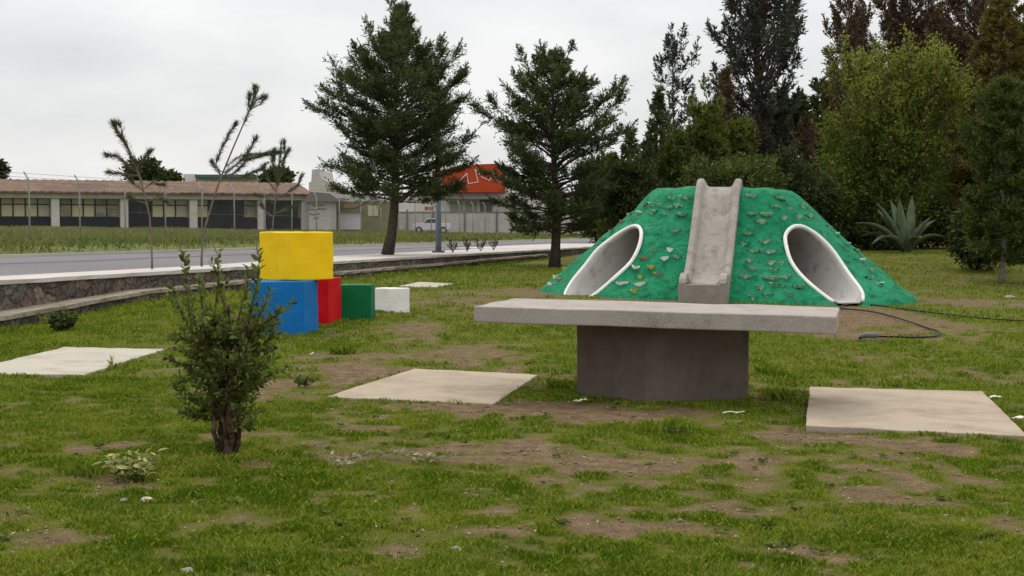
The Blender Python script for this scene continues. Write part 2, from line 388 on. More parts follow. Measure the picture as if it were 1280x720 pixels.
def broadleaf(name, base, lobes, nleaf, leaf, label, group=None, cat='tree', L=.12, W=.07, bark=None, trunk_r=.12, up=.3, shell=.55, twigs=True, trunk=True, clus=14, csz=.22, newtop=0.):
    """lobes: (x,y,z,rx,ry,rz) relative to base. Leaves sit in small clusters through each lobe's volume"""
    tr = empty(name, tuple(base), 0, label, cat, group)
    T = MB(); C_, D_, TT = [], [], []
    vol = np.array([l[3]*l[4]*l[5] for l in lobes])**.66; vol = vol/vol.sum()
    zmin = min(l[2]-l[5] for l in lobes); zmid = .62*max(l[2]+l[5] for l in lobes)
    fork = np.array([0, 0, max(.25, zmin*.9+.2)])
    if trunk: T.tube([(0, 0, -.1), tuple(fork*.5+np.array([.03, 0, 0])), tuple(fork)], [trunk_r*1.2, trunk_r, trunk_r*.85], 8)
    for l, vv in zip(lobes, vol):
        c = np.array(l[:3]); r = np.array(l[3:6])
        T.tube([tuple(fork), tuple((fork+c)*.5+RNG.normal(size=3)*.08), tuple(c), tuple(c+np.array([0, 0, r[2]*.6]))], [trunk_r*.6, trunk_r*.4, trunk_r*.22, .01], 5, False)
        ncl = max(4, int(nleaf*vv/clus)); dr = norm(RNG.normal(size=(ncl, 3))); rad = shell+(1.06-shell)*RNG.random(ncl)**.7
        bump_ = 1+.16*np.sin(dr[:, 0]*5+l[0]*3)*np.cos(dr[:, 2]*6+l[1])+.10*RNG.normal(size=ncl)
        cc = c+dr*(rad*bump_)[:, None]*r
        if twigs:
            for k in range(0, ncl, max(1, ncl//26)):
                T.tube([tuple(c*.6+cc[k]*.4*1+0*c), tuple(cc[k])], [.014, .004], 3, False)
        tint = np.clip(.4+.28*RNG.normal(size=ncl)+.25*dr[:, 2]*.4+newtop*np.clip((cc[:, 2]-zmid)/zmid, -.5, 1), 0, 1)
        od = norm(dr+np.array([0, 0, up])+RNG.normal(size=(ncl, 3))*.3)
        t_ = RNG.random((ncl, clus, 1))
        pos = cc[:, None]+od[:, None]*(t_-.5)*csz*1.6+RNG.normal(size=(ncl, clus, 3))*csz*.22
        ld = norm(od[:, None]*.7+RNG.normal(size=(ncl, clus, 3))*.75)
        C_.append(pos.reshape(-1, 3)); D_.append(ld.reshape(-1, 3)); TT.append(np.clip(np.repeat(tint, clus)+RNG.normal(size=ncl*clus)*.14, 0, 1))
    C_ = np.concatenate(C_); D_ = np.concatenate(D_); TT = np.concatenate(TT); n = len(C_)
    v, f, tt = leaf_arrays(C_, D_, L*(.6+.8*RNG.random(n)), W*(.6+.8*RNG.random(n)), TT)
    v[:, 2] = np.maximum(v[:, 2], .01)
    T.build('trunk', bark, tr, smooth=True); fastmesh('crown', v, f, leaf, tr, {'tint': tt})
    return tr

# ------------------------------------------------------------------ THE GROUND
# bare-earth patches, photo pixels -> ground ellipses
_pp = [(430,462,85,26),(600,446,95,15),(560,470,150,16),(700,512,130,14),(665,560,60,18),(480,616,52,12),(270,655,95,22),(60,672,70,14),(330,600,22,7),
       (170,610,60,8),(810,585,70,9),(960,580,60,9),(1090,622,58,11),(1215,602,32,10),(935,590,30,7),(800,662,62,11),(740,585,40,9),(660,366,55,8),(1090,398,95,17),
       (1190,378,60,12),(520,410,62,9),(640,398,60,7),(690,604,46,9),(1040,545,120,7),(840,400,200,9),(590,505,120,8),(1150,560,60,8),(880,640,60,8),(1000,690,70,12),(520,690,60,9),(120,560,50,8),(800,520,100,12),(620,640,40,8),(1240,650,40,9),(350,480,40,12),(700,378,200,7),(1060,420,50,6),(580,365,40,4)]
PATCH = []
for a, b, rx, ry in _pp:
    c = G(a, b); e = G(a+rx, b); f_ = G(a, b-ry); PATCH.append((c.x, c.y, abs(e.x-c.x), abs(f_.y-c.y)))
def grassmask(x, y):
    x = np.asarray(x, float); y = np.asarray(y, float)
    n = fbm(x, y, .9, 5, 21); n2 = fbm(x, y, 6.0, 4, 33)
    m = .93+(n-.5)*1.6+(n2-.5)*2.4
    m = m + .25*sst(-2, -6, x)*1.0 - .10*sst(6, 8.5, y)*sst(13, 9, y)
    wob = (fbm(x, y, 2.2, 4, 55)-.5)*1.5
    for (cx, cy, rx, ry) in PATCH:
        q = np.sqrt(((x-cx)/rx)**2+((y-cy)/ry)**2)+wob
        m = m-(.75 if cy > 9.5 else .62)*sst(1.25, .35, q)
    return np.clip(m, 0, 1)
def lawn():
    ys = np.concatenate([np.arange(-12, 3, 1.0), np.arange(3, 16, .085), np.arange(16, 32, .17), np.arange(32, 60, .6), np.geomspace(60, 2500, 40)])
    nv = 300; v = np.linspace(0, 1, nv)
    Y = np.repeat(ys[:, None], nv, 1); xl = WX+(Y-WY)*UX/UY-.02; xr = np.maximum(12, 8+.62*Y)
    X = xl+(xr-xl)*v
    Z = lawn_h(X, Y, True)
    V = np.stack([X, Y, Z], -1).reshape(-1, 3); r = len(ys)
    a = (np.arange(r-1)[:, None]*nv+np.arange(nv-1)[None]).ravel(); f = np.stack([a, a+1, a+nv+1, a+nv], 1)
    g = grassmask(X, Y).ravel()
    o = fastmesh('lawn', V, f, M_lawn, None, {'grass': g}, True); tag(o, kind='structure')
    # road side of the wall
    ss = np.concatenate([[.05, .3, .6, 1, 1.7], np.linspace(2, 10.8, 6), np.linspace(11, 14, 12), np.linspace(15, 60, 60), np.geomspace(64, 2500, 24)])
    tt = np.concatenate([-np.geomspace(1500, 40, 14), np.arange(-38, 160, 1.2), np.geomspace(162, 2500, 22)])
    Sg, Tg = np.meshgrid(ss, tt); X = WX+NX*Sg+UX*Tg; Y = WY+NY*Sg+UY*Tg
    Z = road_h(X, Y)+sst(11.2, 13, Sg)*(fbm(X, Y, .6, 4, 9)-.5)*.22
    Z = Z-.05*sst(11.2, 10.6, Sg)
    V = np.stack([X, Y, Z], -1).reshape(-1, 3); nv = len(ss)
    a = (np.arange(len(tt)-1)[:, None]*nv+np.arange(nv-1)[None]).ravel(); f = np.stack([a, a+nv, a+nv+1, a+1], 1)
    tag(fastmesh('verge_ground', V, f, M_verge, None, None, True), kind='structure')
lawn()
def wl(s, t, z): return (WX+NX*s+UX*t, WY+NY*s+UY*t, z)
def strip(name, s0, s1, t0, t1, z0, z1, m, n=80, wob=0, s1f=None):
    B = MB(); loops = []
    for t in np.linspace(t0, t1, n):
        a = wob*(vnoise(t*.7, 0, 4)-.5)
        if s1f: s1 = s1f(t)
        loops.append([wl(s0+a, t, z0), wl(s0+a, t, z1), wl(s1+a, t, z1), wl(s1+a, t, z0)])
    B.loft(loops); return B.build(name, m)
tag(strip('road', .90, 10.8, -60, 300, RZ-.15, RZ-.02, M_asph), kind='structure')
tag(strip('tar_band', 6.4, 6.9, -60, 300, RZ-.05, RZ-.014, M_asph2, 160, .5), kind='structure')
pv = strip('pavement', .26, .95, -60, 300, RZ-.2, RZ+.012, M_walk, 80, 0, lambda t: .95+1.5*float(sst(10, 17, t))); tag(pv, kind='structure')
# concrete crossing slab further along the pavement and low kerb on the far side of the road
tag(strip('driveway', .3, 4.2, 35.5, 56, RZ-.1, RZ+.02, M_walk, 20), kind='structure')
tag(strip('far_kerb', 10.8, 10.98, -60, 300, RZ-.15, RZ+.07, M_walk), kind='structure')

# ------------------------------------------------------------------ STONE RETAINING WALL
M_ledge = mat('mossy_ledge', (.20, .165, .12), .95, noise=[(2, (.28, .24, .19), .4, .65, 6), (5, (.10, .11, .045), .5, .66, 7)], bump=[(20, .6, .02)])
def walls():
    root = empty('retaining_wall', wl(0, 0, 0), 0, 'long rubble stone retaining wall with pale coping between the road and the lawn', 'wall')
    base = root.location
    def loop_strip(name, prof, t0, t1, m, n, jit=0):
        B = MB(); loops = []
        for i, t in enumerate(np.linspace(t0, t1, n)):
            loops.append([wl(s+(vnoise(t*3, k*5, 8)-.5)*jit, t, z+(vnoise(t*2.2, k*3, 5)-.5)*jit*.6) for k, (s, z) in enumerate(prof(t))])
        B.loft(loops); o = B.build(name, m, root, loc=None); 
        for v in o.data.vertices: v.co -= base
        return o
    loop_strip('stone_face', lambda t: [(-.12, -.3), (-.14, .2), (-.12, RZ-.06), (.22, RZ-.06), (.22, -.3)], -14, 62, M_stone, 380, .06)
    loop_strip('coping', lambda t: [(-.16, RZ-.06), (-.16, RZ+.005), (.255, RZ+.02), (.255, RZ-.06)], -14, 62, M_walk, 200, .02)
    def led(t):
        zt = np.interp(t, [-14, -1, 3.5, 8, 20, 40], [.10, .16, .34, .38, .42, .50])
        s0 = np.interp(t, [-14, -1, 3.5, 8, 40], [-.75, -.72, -.5, -.42, -.42])
        return zt, s0
    def lp(t):
        zt, s0 = led(t); return [(s0+.04, zt-.6), (s0, zt-.05), (-.1, zt-.05), (-.1, zt-.6)]
    loop_strip('footing', lp, -14, 34, M_stone, 260, .05)
    def lt(t):
        zt, s0 = led(t); return [(s0-.03, zt-.05), (s0-.02, zt+.01), (-.11, zt+.012), (-.11, zt-.05)]
    loop_strip('ledge', lt, -14, 34, M_ledge, 200, .03)
walls()

# ------------------------------------------------------------------ CONCRETE SLABS
def slab(name, pix, th, m, label, seed):
    q = [G(*p) for p in pix]
    c = sum(q, Vector())/4; B = MB()
    zt = max(th, .02)
    N = 9; top = []
    def bil(u, v): return (q[0]*(1-u)+q[1]*u)*(1-v)+(q[3]*(1-u)+q[2]*u)*v
    B.hexa([(p-c)+Vector((0, 0, -.12)) for p in q], [(p-c)+Vector((0, 0, zt)) for p in q])
    o = B.build(name, m, None, bevel=.008); o.location = c
    roughen(o, 12, .007, 6, seed); tag(o, label, 'slab', 'flat concrete slabs set in the lawn'); return q
slab('concrete_slab', [(407,498.5),(617,508),(672,471),(518,463)], .02, M_pad, 'beige slab lying just left of the concrete table on bare earth', 1)
slab('concrete_slab', [(1007,538),(1286,551),(1228,494),(1012,488)], .035, M_pad, 'pinkish beige slab lying to the right of the concrete table pedestal', 2)
slab('concrete_slab', [(-60,471),(105,472),(206,439.5),(80,437)], .03, M_padwhite, 'whitish slab on green grass near the stone wall, left of the shrub', 3)
slab('concrete_slab', [(497,359.5),(545,360.5),(567,356),(523,354)], .03, M_padwhite, 'smallest slab, far off beyond the white cube', 4)

# ------------------------------------------------------------------ CONCRETE PING-PONG TABLE
def table():
    yaw = radians(-13.5); tilt = radians(1.05)
    A = P(593, 382, 11.75); Bc = P(1046, 396.5, 11.05)   # front top corners
    mid = (A+Bc)/2; L = 2.83; Wd = 1.40
    L = (Bc-A).length
    ux = (Bc-A).normalized(); hz = Vector((0, 0, 1)); uy = hz.cross(ux).normalized(); uz = ux.cross(uy)
    px_, py_ = G(828, 494).x, G(828, 494).y
    org = Vector((px_, py_+.3, ground_h(px_, py_)))
    root = empty('ping_pong_table', org, 0, 'grey concrete ping pong table on a dark square pedestal in front of the green mound', 'table')
    def tp(a, b, c): return A+ux*a+uy*b+uz*c-org
    th = .135
    o = MB().hexa([tp(0,0,-th), tp(L,0,-th), tp(L,Wd,-th), tp(0,Wd,-th)], [tp(0,0,0), tp(L,0,0), tp(L,Wd,0), tp(0,Wd,0)]).build('table_top', M_conc, root, bevel=.014, seg=3)
    roughen(o, 7, .010, 3.5, 3)
    # net groove line cast across the middle
    # pedestal: square block turned cornerwise, chamfered edges
    zt = -th-.003
    c0 = G(817, 505); l0 = G(712, 491.5); r0 = G(946, 499.5)
    e1 = (l0-c0); e2 = (r0-c0); e1.z = e2.z = 0
    s1_, s2_ = e1.length, e2.length; e1 = e1.normalized(); e2 = e2.normalized()
    def corner(u, v, z): p = c0+e1*u*s1_+e2*v*s2_; return Vector((p.x, p.y, z))
    k = .09; ring = [(k,0),(1-k,0),(1,k),(1,1-k),(1-k,1),(k,1),(0,1-k),(0,k)]
    def top_z(p):
        q = p-A; return (A+ux*q.dot(ux)+uy*q.dot(uy)).z-th-.001
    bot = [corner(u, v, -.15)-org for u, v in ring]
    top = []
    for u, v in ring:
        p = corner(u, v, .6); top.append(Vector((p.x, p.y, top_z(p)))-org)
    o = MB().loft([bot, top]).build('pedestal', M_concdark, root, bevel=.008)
    return org
table()

# ------------------------------------------------------------------ PAINTED CUBES
def paint(name, c, c2):
    return mat(name, c, .55, noise=[(3, c2, .4, .75, 6), (6, tuple(x*.68+.01 for x in c), .58, .78, 8), (18, tuple(min(.8, x*.8+.10) for x in c), .66, .74, 8)], bump=[(35, .35, .008), (4, .3, .03)], spec=.12)
M_blue = paint('blue_paint', (.006, .135, .40), (.008, .155, .44)); M_red = paint('red_paint', (.50, .004, .010), (.58, .008, .012))
M_green = paint('green_paint', (.004, .13, .045), (.006, .15, .055)); M_white = paint('white_paint', (.70, .69, .66), (.78, .77, .74))
M_yel = paint('yellow_paint', (.82, .52, .005), (.87, .58, .012))
def cube(pix, a, rot, h, m, label, z=None, d=None, wear=.010):
    """pix = photo position of the nearest bottom corner; rot = angle (deg) of the right-hand face"""
    p = G(*pix) if d is None else P(pix[0], pix[1], d)
    if z is not None: p.z = z
    el = Vector((-cos(radians(rot)), sin(radians(rot)), 0)); er = Vector((sin(radians(rot)), cos(radians(rot)), 0))
    q = [Vector((0,0,0)), er*a, er*a+el*a, el*a]; off = (q[2])/2
    lo = -.08 if z is None else .003
    B = MB().hexa([v-off+Vector((0,0,lo)) for v in q], [v-off+Vector((0,0,h)) for v in q])
    o = B.build('play_cube', m, None, bevel=.018, seg=3); roughen(o, 5, wear, 4, a*10)
    o.location = p+off; tag(o, label, 'cube', 'painted concrete play cubes'); return p, p.z+h
pb, zb = cube((380, 419.5), .72, 7, .70, M_blue, 'blue cube standing beneath the yellow one, nearest the shrub')
cube((411, 405.5), .66, 9, .655, M_red, 'red cube between the blue and the green one')
cube((464, 400), .50, 1, .52, M_green, 'dark green cube between the red and the white one')
cube((488, 391.5), .40, 46, .39, M_white, 'small white cube at the far end of the row')
cube((364, 350), .705, 44, .64, M_yel, 'bright yellow cube stacked on top of the blue one', z=zb, d=pb.y+.22)

# ------------------------------------------------------------------ GREEN MOUND
M_hill = mat('green_rough_paint', (.007, .170, .074), .75,
    noise=[(.9, (.030, .235, .125), .48, .62, 7), (1.9, (.008, .200, .085), .40, .65, 6), (5, (.003, .10, .042), .48, .66, 9), (24, (.02, .26, .14), .58, .75, 5)],
    bump=[(6, .8, .10), (26, .6, .03)], spec=.12)
M_rim = mat('white_rim_paint', (.72, .72, .66), .7, noise=[(6, (.58, .60, .52), .5, .75, 5)], bump=[(20, .3, .01)])
M_pipe = mat('smooth_pipe_concrete', (.38, .362, .34), .85, noise=[(2, (.45, .43, .41), .35, .7, 6), (4, (.24, .21, .19), .50, .72, 8)], bump=[(20, .2, .01)])
M_slide = mat('slide_concrete', (.275, .25, .222), .8, noise=[(2, (.34, .31, .27), .35, .7, 6), (5, (.17, .145, .12), .50, .72, 10)], bump=[(9, .5, .03), (35, .6, .012)])
M_slidedark = mat('rough_render', (.22, .19, .165), .92, noise=[(5, (.28, .25, .215), .35, .7, 6)], bump=[(30, .5, .015)])
def mound():
    yaw = radians(-15); hx, hy = 4.48, 30.0
    hz0 = float(lawn_h(hx, hy))-.02
    HH = 2.18; AX, AY, NE = 3.85, 3.3, 2.7
    tilt = -.016
    root = empty('climbing_mound', (hx, hy, hz0), yaw, 'green painted concrete climbing mound with a central slide and two tunnel mouths', 'playground mound')
    def rho(u, v):
        return (np.abs(u/AX)**NE+np.abs(v/AY)**NE)**(1/NE)
    prof_r = [0, .30, .375, .42, .55, .70, .85, .95, 1.0, 1.04, 1.2]
    prof_z = [1.015, 1.01, 1.0, .93, .70, .455, .22, .085, .015, -.08, -.3]
    def hz(u, v):
        r = rho(np.asarray(u, float), np.asarray(v, float))
        return HH*(np.interp(r-.035, prof_r, prof_z)+2*np.interp(r, prof_r, prof_z)+np.interp(r+.035, prof_r, prof_z)+np.interp(r-.018, prof_r, prof_z)+np.interp(r+.018, prof_r, prof_z))/6
    def surf(u, v):
        return hz(u, v)+(fbm(u+20, np.asarray(v)+20, 2.2, 4, 77)-.5)*.13*np.clip(rho(u, v)*2, 0, 1)*1.5+(fbm(u+9, np.asarray(v)+3, .9, 2, 5)-.5)*.16*np.clip(rho(u, v)*2-.5, 0, 1)
    tilt_z = lambda u, v: -.014*(np.asarray(u)*cos(yaw))
    # tunnels: (mouth azimuth from local -y, radius)
    RV = .75; tunnels = []
    for sgn, off, azd, oy, RH in ((-1, .02, 41, .2, .49), (1, .28, 40, .05, .51)):
        az = radians(azd)*sgn-(yaw)*0; ax = np.array([sin(az), -cos(az), 0.]); sd = np.array([cos(az), sin(az), 0.])
        c0 = np.array([off, oy, .64]); tunnels.append((c0, ax, sd, RH))
    # grid
    ang = np.linspace(0, 2*pi, 241)[:-1]; rr = np.concatenate([[0.001], np.linspace(.06, 1.05, 80)])
    A, Rr = np.meshgrid(ang, rr); 
    den = (np.abs(np.cos(A)/AX)**NE+np.abs(np.sin(A)/AY)**NE)**(-1/NE)
    U = np.cos(A)*den*Rr; V = np.sin(A)*den*Rr; Z = surf(U, V)+tilt_z(U, V)
    n = len(ang); verts = np.stack([U, V, Z], -1).reshape(-1, 3)
    faces = []
    for i in range(len(rr)-1):
        for k in range(n):
            a = i*n+k; b = i*n+(k+1) % n; faces.append((a, a+n, b+n, b))
    # bottom skirt, closed volume
    k0 = len(verts); last = (len(rr)-1)*n
    low = verts[last:last+n].copy(); low[:, 2] = -.6; verts = np.concatenate([verts, low])
    for k in range(n): a = last+k; b = last+(k+1) % n; faces.append((a, k0+k, k0+(k+1) % n, b))
    B = MB(); B.v = [tuple(v) for v in verts]; B.f = faces+[tuple(k0+k for k in range(n))[::-1], tuple(range(n))]
    hill = B.build('mound_body', M_hill, root, smooth=True)
    # cutters: pipe volumes
    for c0, ax, sd, R in tunnels:
        RO = R+.045
        C = MB(); loops = []
        for t in (.25, 6.5):
            loops.append([tuple(c0+ax*t+sd*RO*cos(p)+np.array([0, 0, (RV+.045)*sin(p)])) for p in np.linspace(0, 2*pi, 49)[:-1]])
        C.loft(loops); me = bpy.data.meshes.new('c'); me.from_pydata(C.v, [], C.f)
        bm = bmesh.new(); bm.from_mesh(me); bmesh.ops.recalc_face_normals(bm, faces=bm.faces); bm.to_mesh(me); bm.free()
        co = bpy.data.objects.new('c', me); COL.objects.link(co); co.parent = root
        md = hill.modifiers.new('b', 'BOOLEAN'); md.object = co; md.operation = 'DIFFERENCE'; md.solver = 'EXACT'
        bpy.context.view_layer.update()
        dg = bpy.context.evaluated_depsgraph_get(); nm = bpy.data.meshes.new_from_object(hill.evaluated_get(dg))
        hill.modifiers.clear(); hill.data = nm; bpy.data.objects.remove(co)
    hill.data.name = 'mound_body'
    for (c0, ax, sd, R) in tunnels:
        def edge_t(p, r):
            o = c0+sd*r*cos(p)+np.array([0, 0, (r-R+RV)*sin(p)])
            ts = np.linspace(.3, 6, 600); q = o[None]+ax[None]*ts[:, None]
            z = surf(q[:, 0], q[:, 1])+tilt_z(q[:, 0], q[:, 1]); k = np.where(z < q[:, 2])[0]
            return ts[k[0]] if len(k) else 3.5
        ph = np.linspace(0, 2*pi, 73)[:-1]
        lim = []
        for p in ph:
            t = edge_t(p, R) if sin(p) > -.86 else edge_t(-1.1, R)
            lim.append(min(t, 4.1))
        lim = np.array(lim)
        # smooth
        for _ in range(3): lim = (np.roll(lim, 1)+lim+np.roll(lim, -1))/3
        floorz = -.02
        def pt(p, r, t):
            q = c0+ax*t+sd*r*cos(p)+np.array([0, 0, (r-R+RV)*sin(p)]); q[2] = max(q[2], floorz+.0); return tuple(q)
        loops = [[pt(p, R, .95+(lim[i]-.95)*k) for i, p in enumerate(ph)] for k in np.linspace(0, 1, 14)]
        tm = MB(); tm.loft(loops, True, False)
        tm.f.append(tuple(range(len(ph))))
        tun = tm.build('tunnel', M_pipe, root, smooth=True)
        m1 = tun.modifiers.new('s', 'SOLIDIFY'); m1.thickness = .03; m1.offset = 0
        # rim: follows the cut edge above ground
        sel = [i for i in range(len(ph)) if c0[2]+RV*sin(ph[i]) > .0]
        order = sorted(sel, key=lambda i: (ph[i]+pi/2) % (2*pi))
        pts = [Vector(pt(ph[i], R+.035, lim[i]+.0)) for i in order]
        rm = MB().tube(pts, .040, 8).build('tunnel_rim', M_rim, tun, smooth=True)
        # sill at the mouth
        a_, b_ = pts[0], pts[-1]
    # slide -----------------------------------------------------------
    sw = .44
    sx = .02
    top_y = -AY*.37; bot_y = -AY*1.0-.14
    yy = np.linspace(top_y+.25, bot_y, 24)
    zb = []
    for y in yy:
        base_z = HH*np.interp(rho(0, y), prof_r, [q for q in prof_z])
        zb.append(max(base_z+.10, .36))
    zb = np.array(zb)
    # straight ramp with gentle run-out
    zl = np.maximum(HH*np.interp(np.abs(yy)/AY, prof_r, prof_z)+.07, .34); zl = np.convolve(np.pad(zl, 2, mode='edge'), np.ones(5)/5, 'valid'); zl[0:2] = HH+.04
    loops = []; rail = .17; rw = .13
    for i, y in enumerate(yy):
        z = zl[i]; zlow = z-.55 if i < 22 else z-.6
        zlow = min(zlow, z-.55)
        w0 = sw
        sec = [(-w0, zlow), (-w0, z+rail*.85), (-w0+rw*.3, z+rail), (-w0+rw*.75, z+rail), (-w0+rw, z+rail*.8), (-w0+rw+.05, z+.03), (-w0+rw+.10, z),
               (w0-rw-.10, z), (w0-rw-.05, z+.03), (w0-rw, z+rail*.8), (w0-rw*.75, z+rail), (w0-rw*.3, z+rail), (w0, z+rail*.85), (w0, zlow)]
        loops.append([(sx+a, y, b+float(tilt_z(sx+a, y))) for a, b in sec])
    sl = MB().loft(loops).build('slide', M_slide, root, bevel=0)
    # end block with two scrolled rail ends
    yb = bot_y
    eb = MB()
    eb.box(sx-sw-.012, sx+sw+.012, yb-.30, yb-.002, -.25, .335)
    o = eb.build('slide_foot', M_slidedark, sl, bevel=.015); roughen(o, 3, .006, 5)
    for s in (-1, 1):
        c = sx+s*(sw-rw*.5); rc = MB()
        prof = [(yb+.10, .36), (yb+.12, .54), (yb-.02, .545), (yb-.14, .51), (yb-.24, .44), (yb-.29, .345)]
        loops = [[(c-rw*.5, a, b), (c+rw*.5, a, b)] for a, b in prof]
        vs = [(c-rw*.52, a, b) for a, b in prof]+[(c+rw*.52, a, b) for a, b in prof]; m_ = len(prof)
        fc = [tuple(range(m_)), tuple(range(m_, 2*m_))[::-1]]+[(i, (i+1) % m_, m_+(i+1) % m_, m_+i) for i in range(m_)]
        rc.add(vs, fc).build('rail_end', M_slide, sl, bevel=.02)
        tp = MB().box(c-rw*.52, c+rw*.52, top_y+.02, top_y+.30, 1.95, 2.35).build('rail_post', M_slide, sl, bevel=.03, seg=3)
    # low pad under the slide
    # climbing holds ----------------------------------------------------
    cols = {'pale': mat('hold_bare_concrete', (.36, .40, .31), .85, noise=[(12, (.07, .26, .13), .42, .60, 4)]),
            'white': mat('hold_white', (.75, .76, .70), .7), 'green': mat('hold_green', (.03, .24, .12), .65, noise=[(12, (.34, .42, .32), .44, .58, 4)]),
            'yellow': mat('hold_yellow_green', (.35, .42, .06), .7), 'tan': mat('hold_tan', (.28, .20, .12), .8), 'orange': mat('hold_ochre', (.50, .36, .08), .8)}
    def hold(u, v, size, m, protr=.10):
        rz_ = random.uniform(-.35, .35)
        e = .03; z = float(surf(u, v)+tilt_z(u, v))
        gx = float(surf(u+e, v)-surf(u-e, v))/(2*e); gy = float(surf(u, v+e)-surf(u, v-e))/(2*e)
        nrm = Vector((-gx, -gy, 1)).normalized(); out = Vector((nrm.x, nrm.y, 0)).normalized()
        side = Vector((0, 0, 1)).cross(out); side = (side+Vector((0, 0, rz_*.5))).normalized(); B = MB(); s = size*random.uniform(.8, 1.2)
        n = 7; rim = []
        for k in range(n):
            a = pi*k/(n-1); rr_ = 1+random.uniform(-.15, .15)
            rim.append(side*cos(a)*s*rr_+out*(sin(a)*protr*rr_))
        c = Vector((u, v, z)); vs = []
        back = -out*.10
        vs += [c+r+Vector((0, 0, random.uniform(.015, .035))) for r in rim]
        vs += [c+r*.82+Vector((0, 0, -.025)) for r in rim]
        vs += [c+side*s*.9+back, c-side*s*.9+back, c+Vector((0, 0, -.055))+out*.06-side*random.uniform(-.3, .3)*s]
        f = [tuple([0]+list(range(1, n))+[2*n+1, 2*n])]
        f += [(k, k+1, n+k+1, n+k) for k in range(n-1)]
        f += [(n+k, n+k+1, 2*n+2) for k in range(n-1)]
        B.add(vs, f); return B.build('climbing_hold', m, root)
    from itertools import product
    cnt = 0
    def in_tunnel(u, v):
        for c0, ax, sd, R in tunnels:
            q = np.array([u, v, 0])-np.array([c0[0], c0[1], 0]); a = q@ax; b = abs(q@sd)
            if a > .2 and b < R+.17 and float(hz(u, v)) < 1.5: return True
        return False
    rows = np.linspace(.42, .95, 12)
    for ri, r in enumerate(rows):
        for ci, uu in enumerate(np.arange(-3.6, 3.7, .345)):
            u = uu+(.25 if ri % 2 else 0)+random.uniform(-.09, .09); u *= (.45+.55*r)/.9
            if abs(u-sx) < sw+.17 or cnt >= 98: continue
            q = r**NE-abs(u/AX)**NE
            if q <= 0: continue
            v = -AY*(q**(1/NE))
            if in_tunnel(u, v): continue
            if random.random() < .06: continue
            if u < 0:
                m = random.choice(['green', 'pale', 'white', 'tan', 'pale']) if r > .55 else random.choice(['green', 'pale', 'pale'])
                if r > .8: m = random.choice(['white', 'yellow', 'tan', 'orange', 'green'])
                if random.random() < .08: continue
            else: m = random.choice(['green', 'pale', 'pale'])
            hold(u, v, random.choice([.08, .10, .12, .15])*random.uniform(.85, 1.1), cols[m], random.uniform(.06, .11)); cnt += 1
mound()

# ------------------------------------------------------------------ BLACK CABLE ON THE EARTH
def cable():
    M_blk = mat('black_rubber', (.012, .012, .013), .5)
    pix = [(1290,404),(1250,402),(1215,399),(1180,395),(1140,390),(1105,385),(1075,382),(1055,384),(1052,388),(1065,389),(1090,392),(1115,398),(1140,406),(1160,413),(1174,418),(1170,423),(1145,425),(1112,424),(1085,424),(1072,427)]
    pts = [G(*p)+Vector((0, 0, .035)) for p in pix]
    fine = []
    for i in range(len(pts)-1):
        p0, p1, p2, p3 = pts[max(i-1, 0)], pts[i], pts[i+1], pts[min(i+2, len(pts)-1)]
        for k in range(4):
            t = k/4; q = .5*((2*p1)+(p2-p0)*t+(2*p0-5*p1+4*p2-p3)*t*t+(3*p1-p0-3*p2+p3)*t**3)
            q.z = max(float(lawn_h(q.x, q.y, True))+.015, q.z); fine.append(q)
    c = fine[-1].copy(); root = empty('electric_cable', c, 0, 'looping black cable lying on bare earth beside the green mound', 'cable')
    MB().tube([p-c for p in fine], .014, 7).build('cord', M_blk, root, smooth=True)
    B = MB().tube([(0,0,.02), (.08,-.05,.05), (.22,-.12,.05)], [.02, .04, .035], 10)
    B.tube([(.16,-.09,.05), (.20,.06,.06)], .022, 6); B.build('plug', mat('grey_plastic', (.12, .14, .13), .5), root, smooth=True)
cable()

# ------------------------------------------------------------------ FOREGROUND SHRUB
M_bark_dk = barkmat('dark_bark', (.036, .021, .015), (.13, .078, .054)); M_bark_gr = barkmat('grey_bark', (.12, .10, .08), (.20, .17, .14))
M_bark_ced = barkmat('cedar_bark', (.050, .036, .027), (.10, .075, .056))
M_shrubleaf = leafmat('shrub_leaf', (.038, .068, .012), (.20, .235, .055), .35, .4)
def curved_leaf(c, d, L, W, tint):
    n = len(c); r = RNG.normal(size=(n, 3)); r[:, 2] += .6
    side = norm(np.cross(d, r)); nrm = np.cross(side, d); L = L[:, None]; W = W[:, None]
    v = np.empty((n, 6, 3), np.float32)
    m1 = c+d*L*.35-nrm*L*.02; m2 = c+d*L*.7-nrm*L*.06
    v[:, 0] = c; v[:, 1] = m1+side*W*.5+nrm*W*.18; v[:, 2] = m2+side*W*.42+nrm*W*.15; v[:, 3] = c+d*L-nrm*L*.14; v[:, 4] = m2-side*W*.42+nrm*W*.15; v[:, 5] = m1-side*W*.5+nrm*W*.18
    k = np.arange(n)[:, None]*6
    f = np.concatenate([k+np.array([[0, 1, 2, 3]]), k+np.array([[0, 3, 4, 5]])], 0)
    return v.reshape(-1, 3), f, np.repeat(tint, 6)
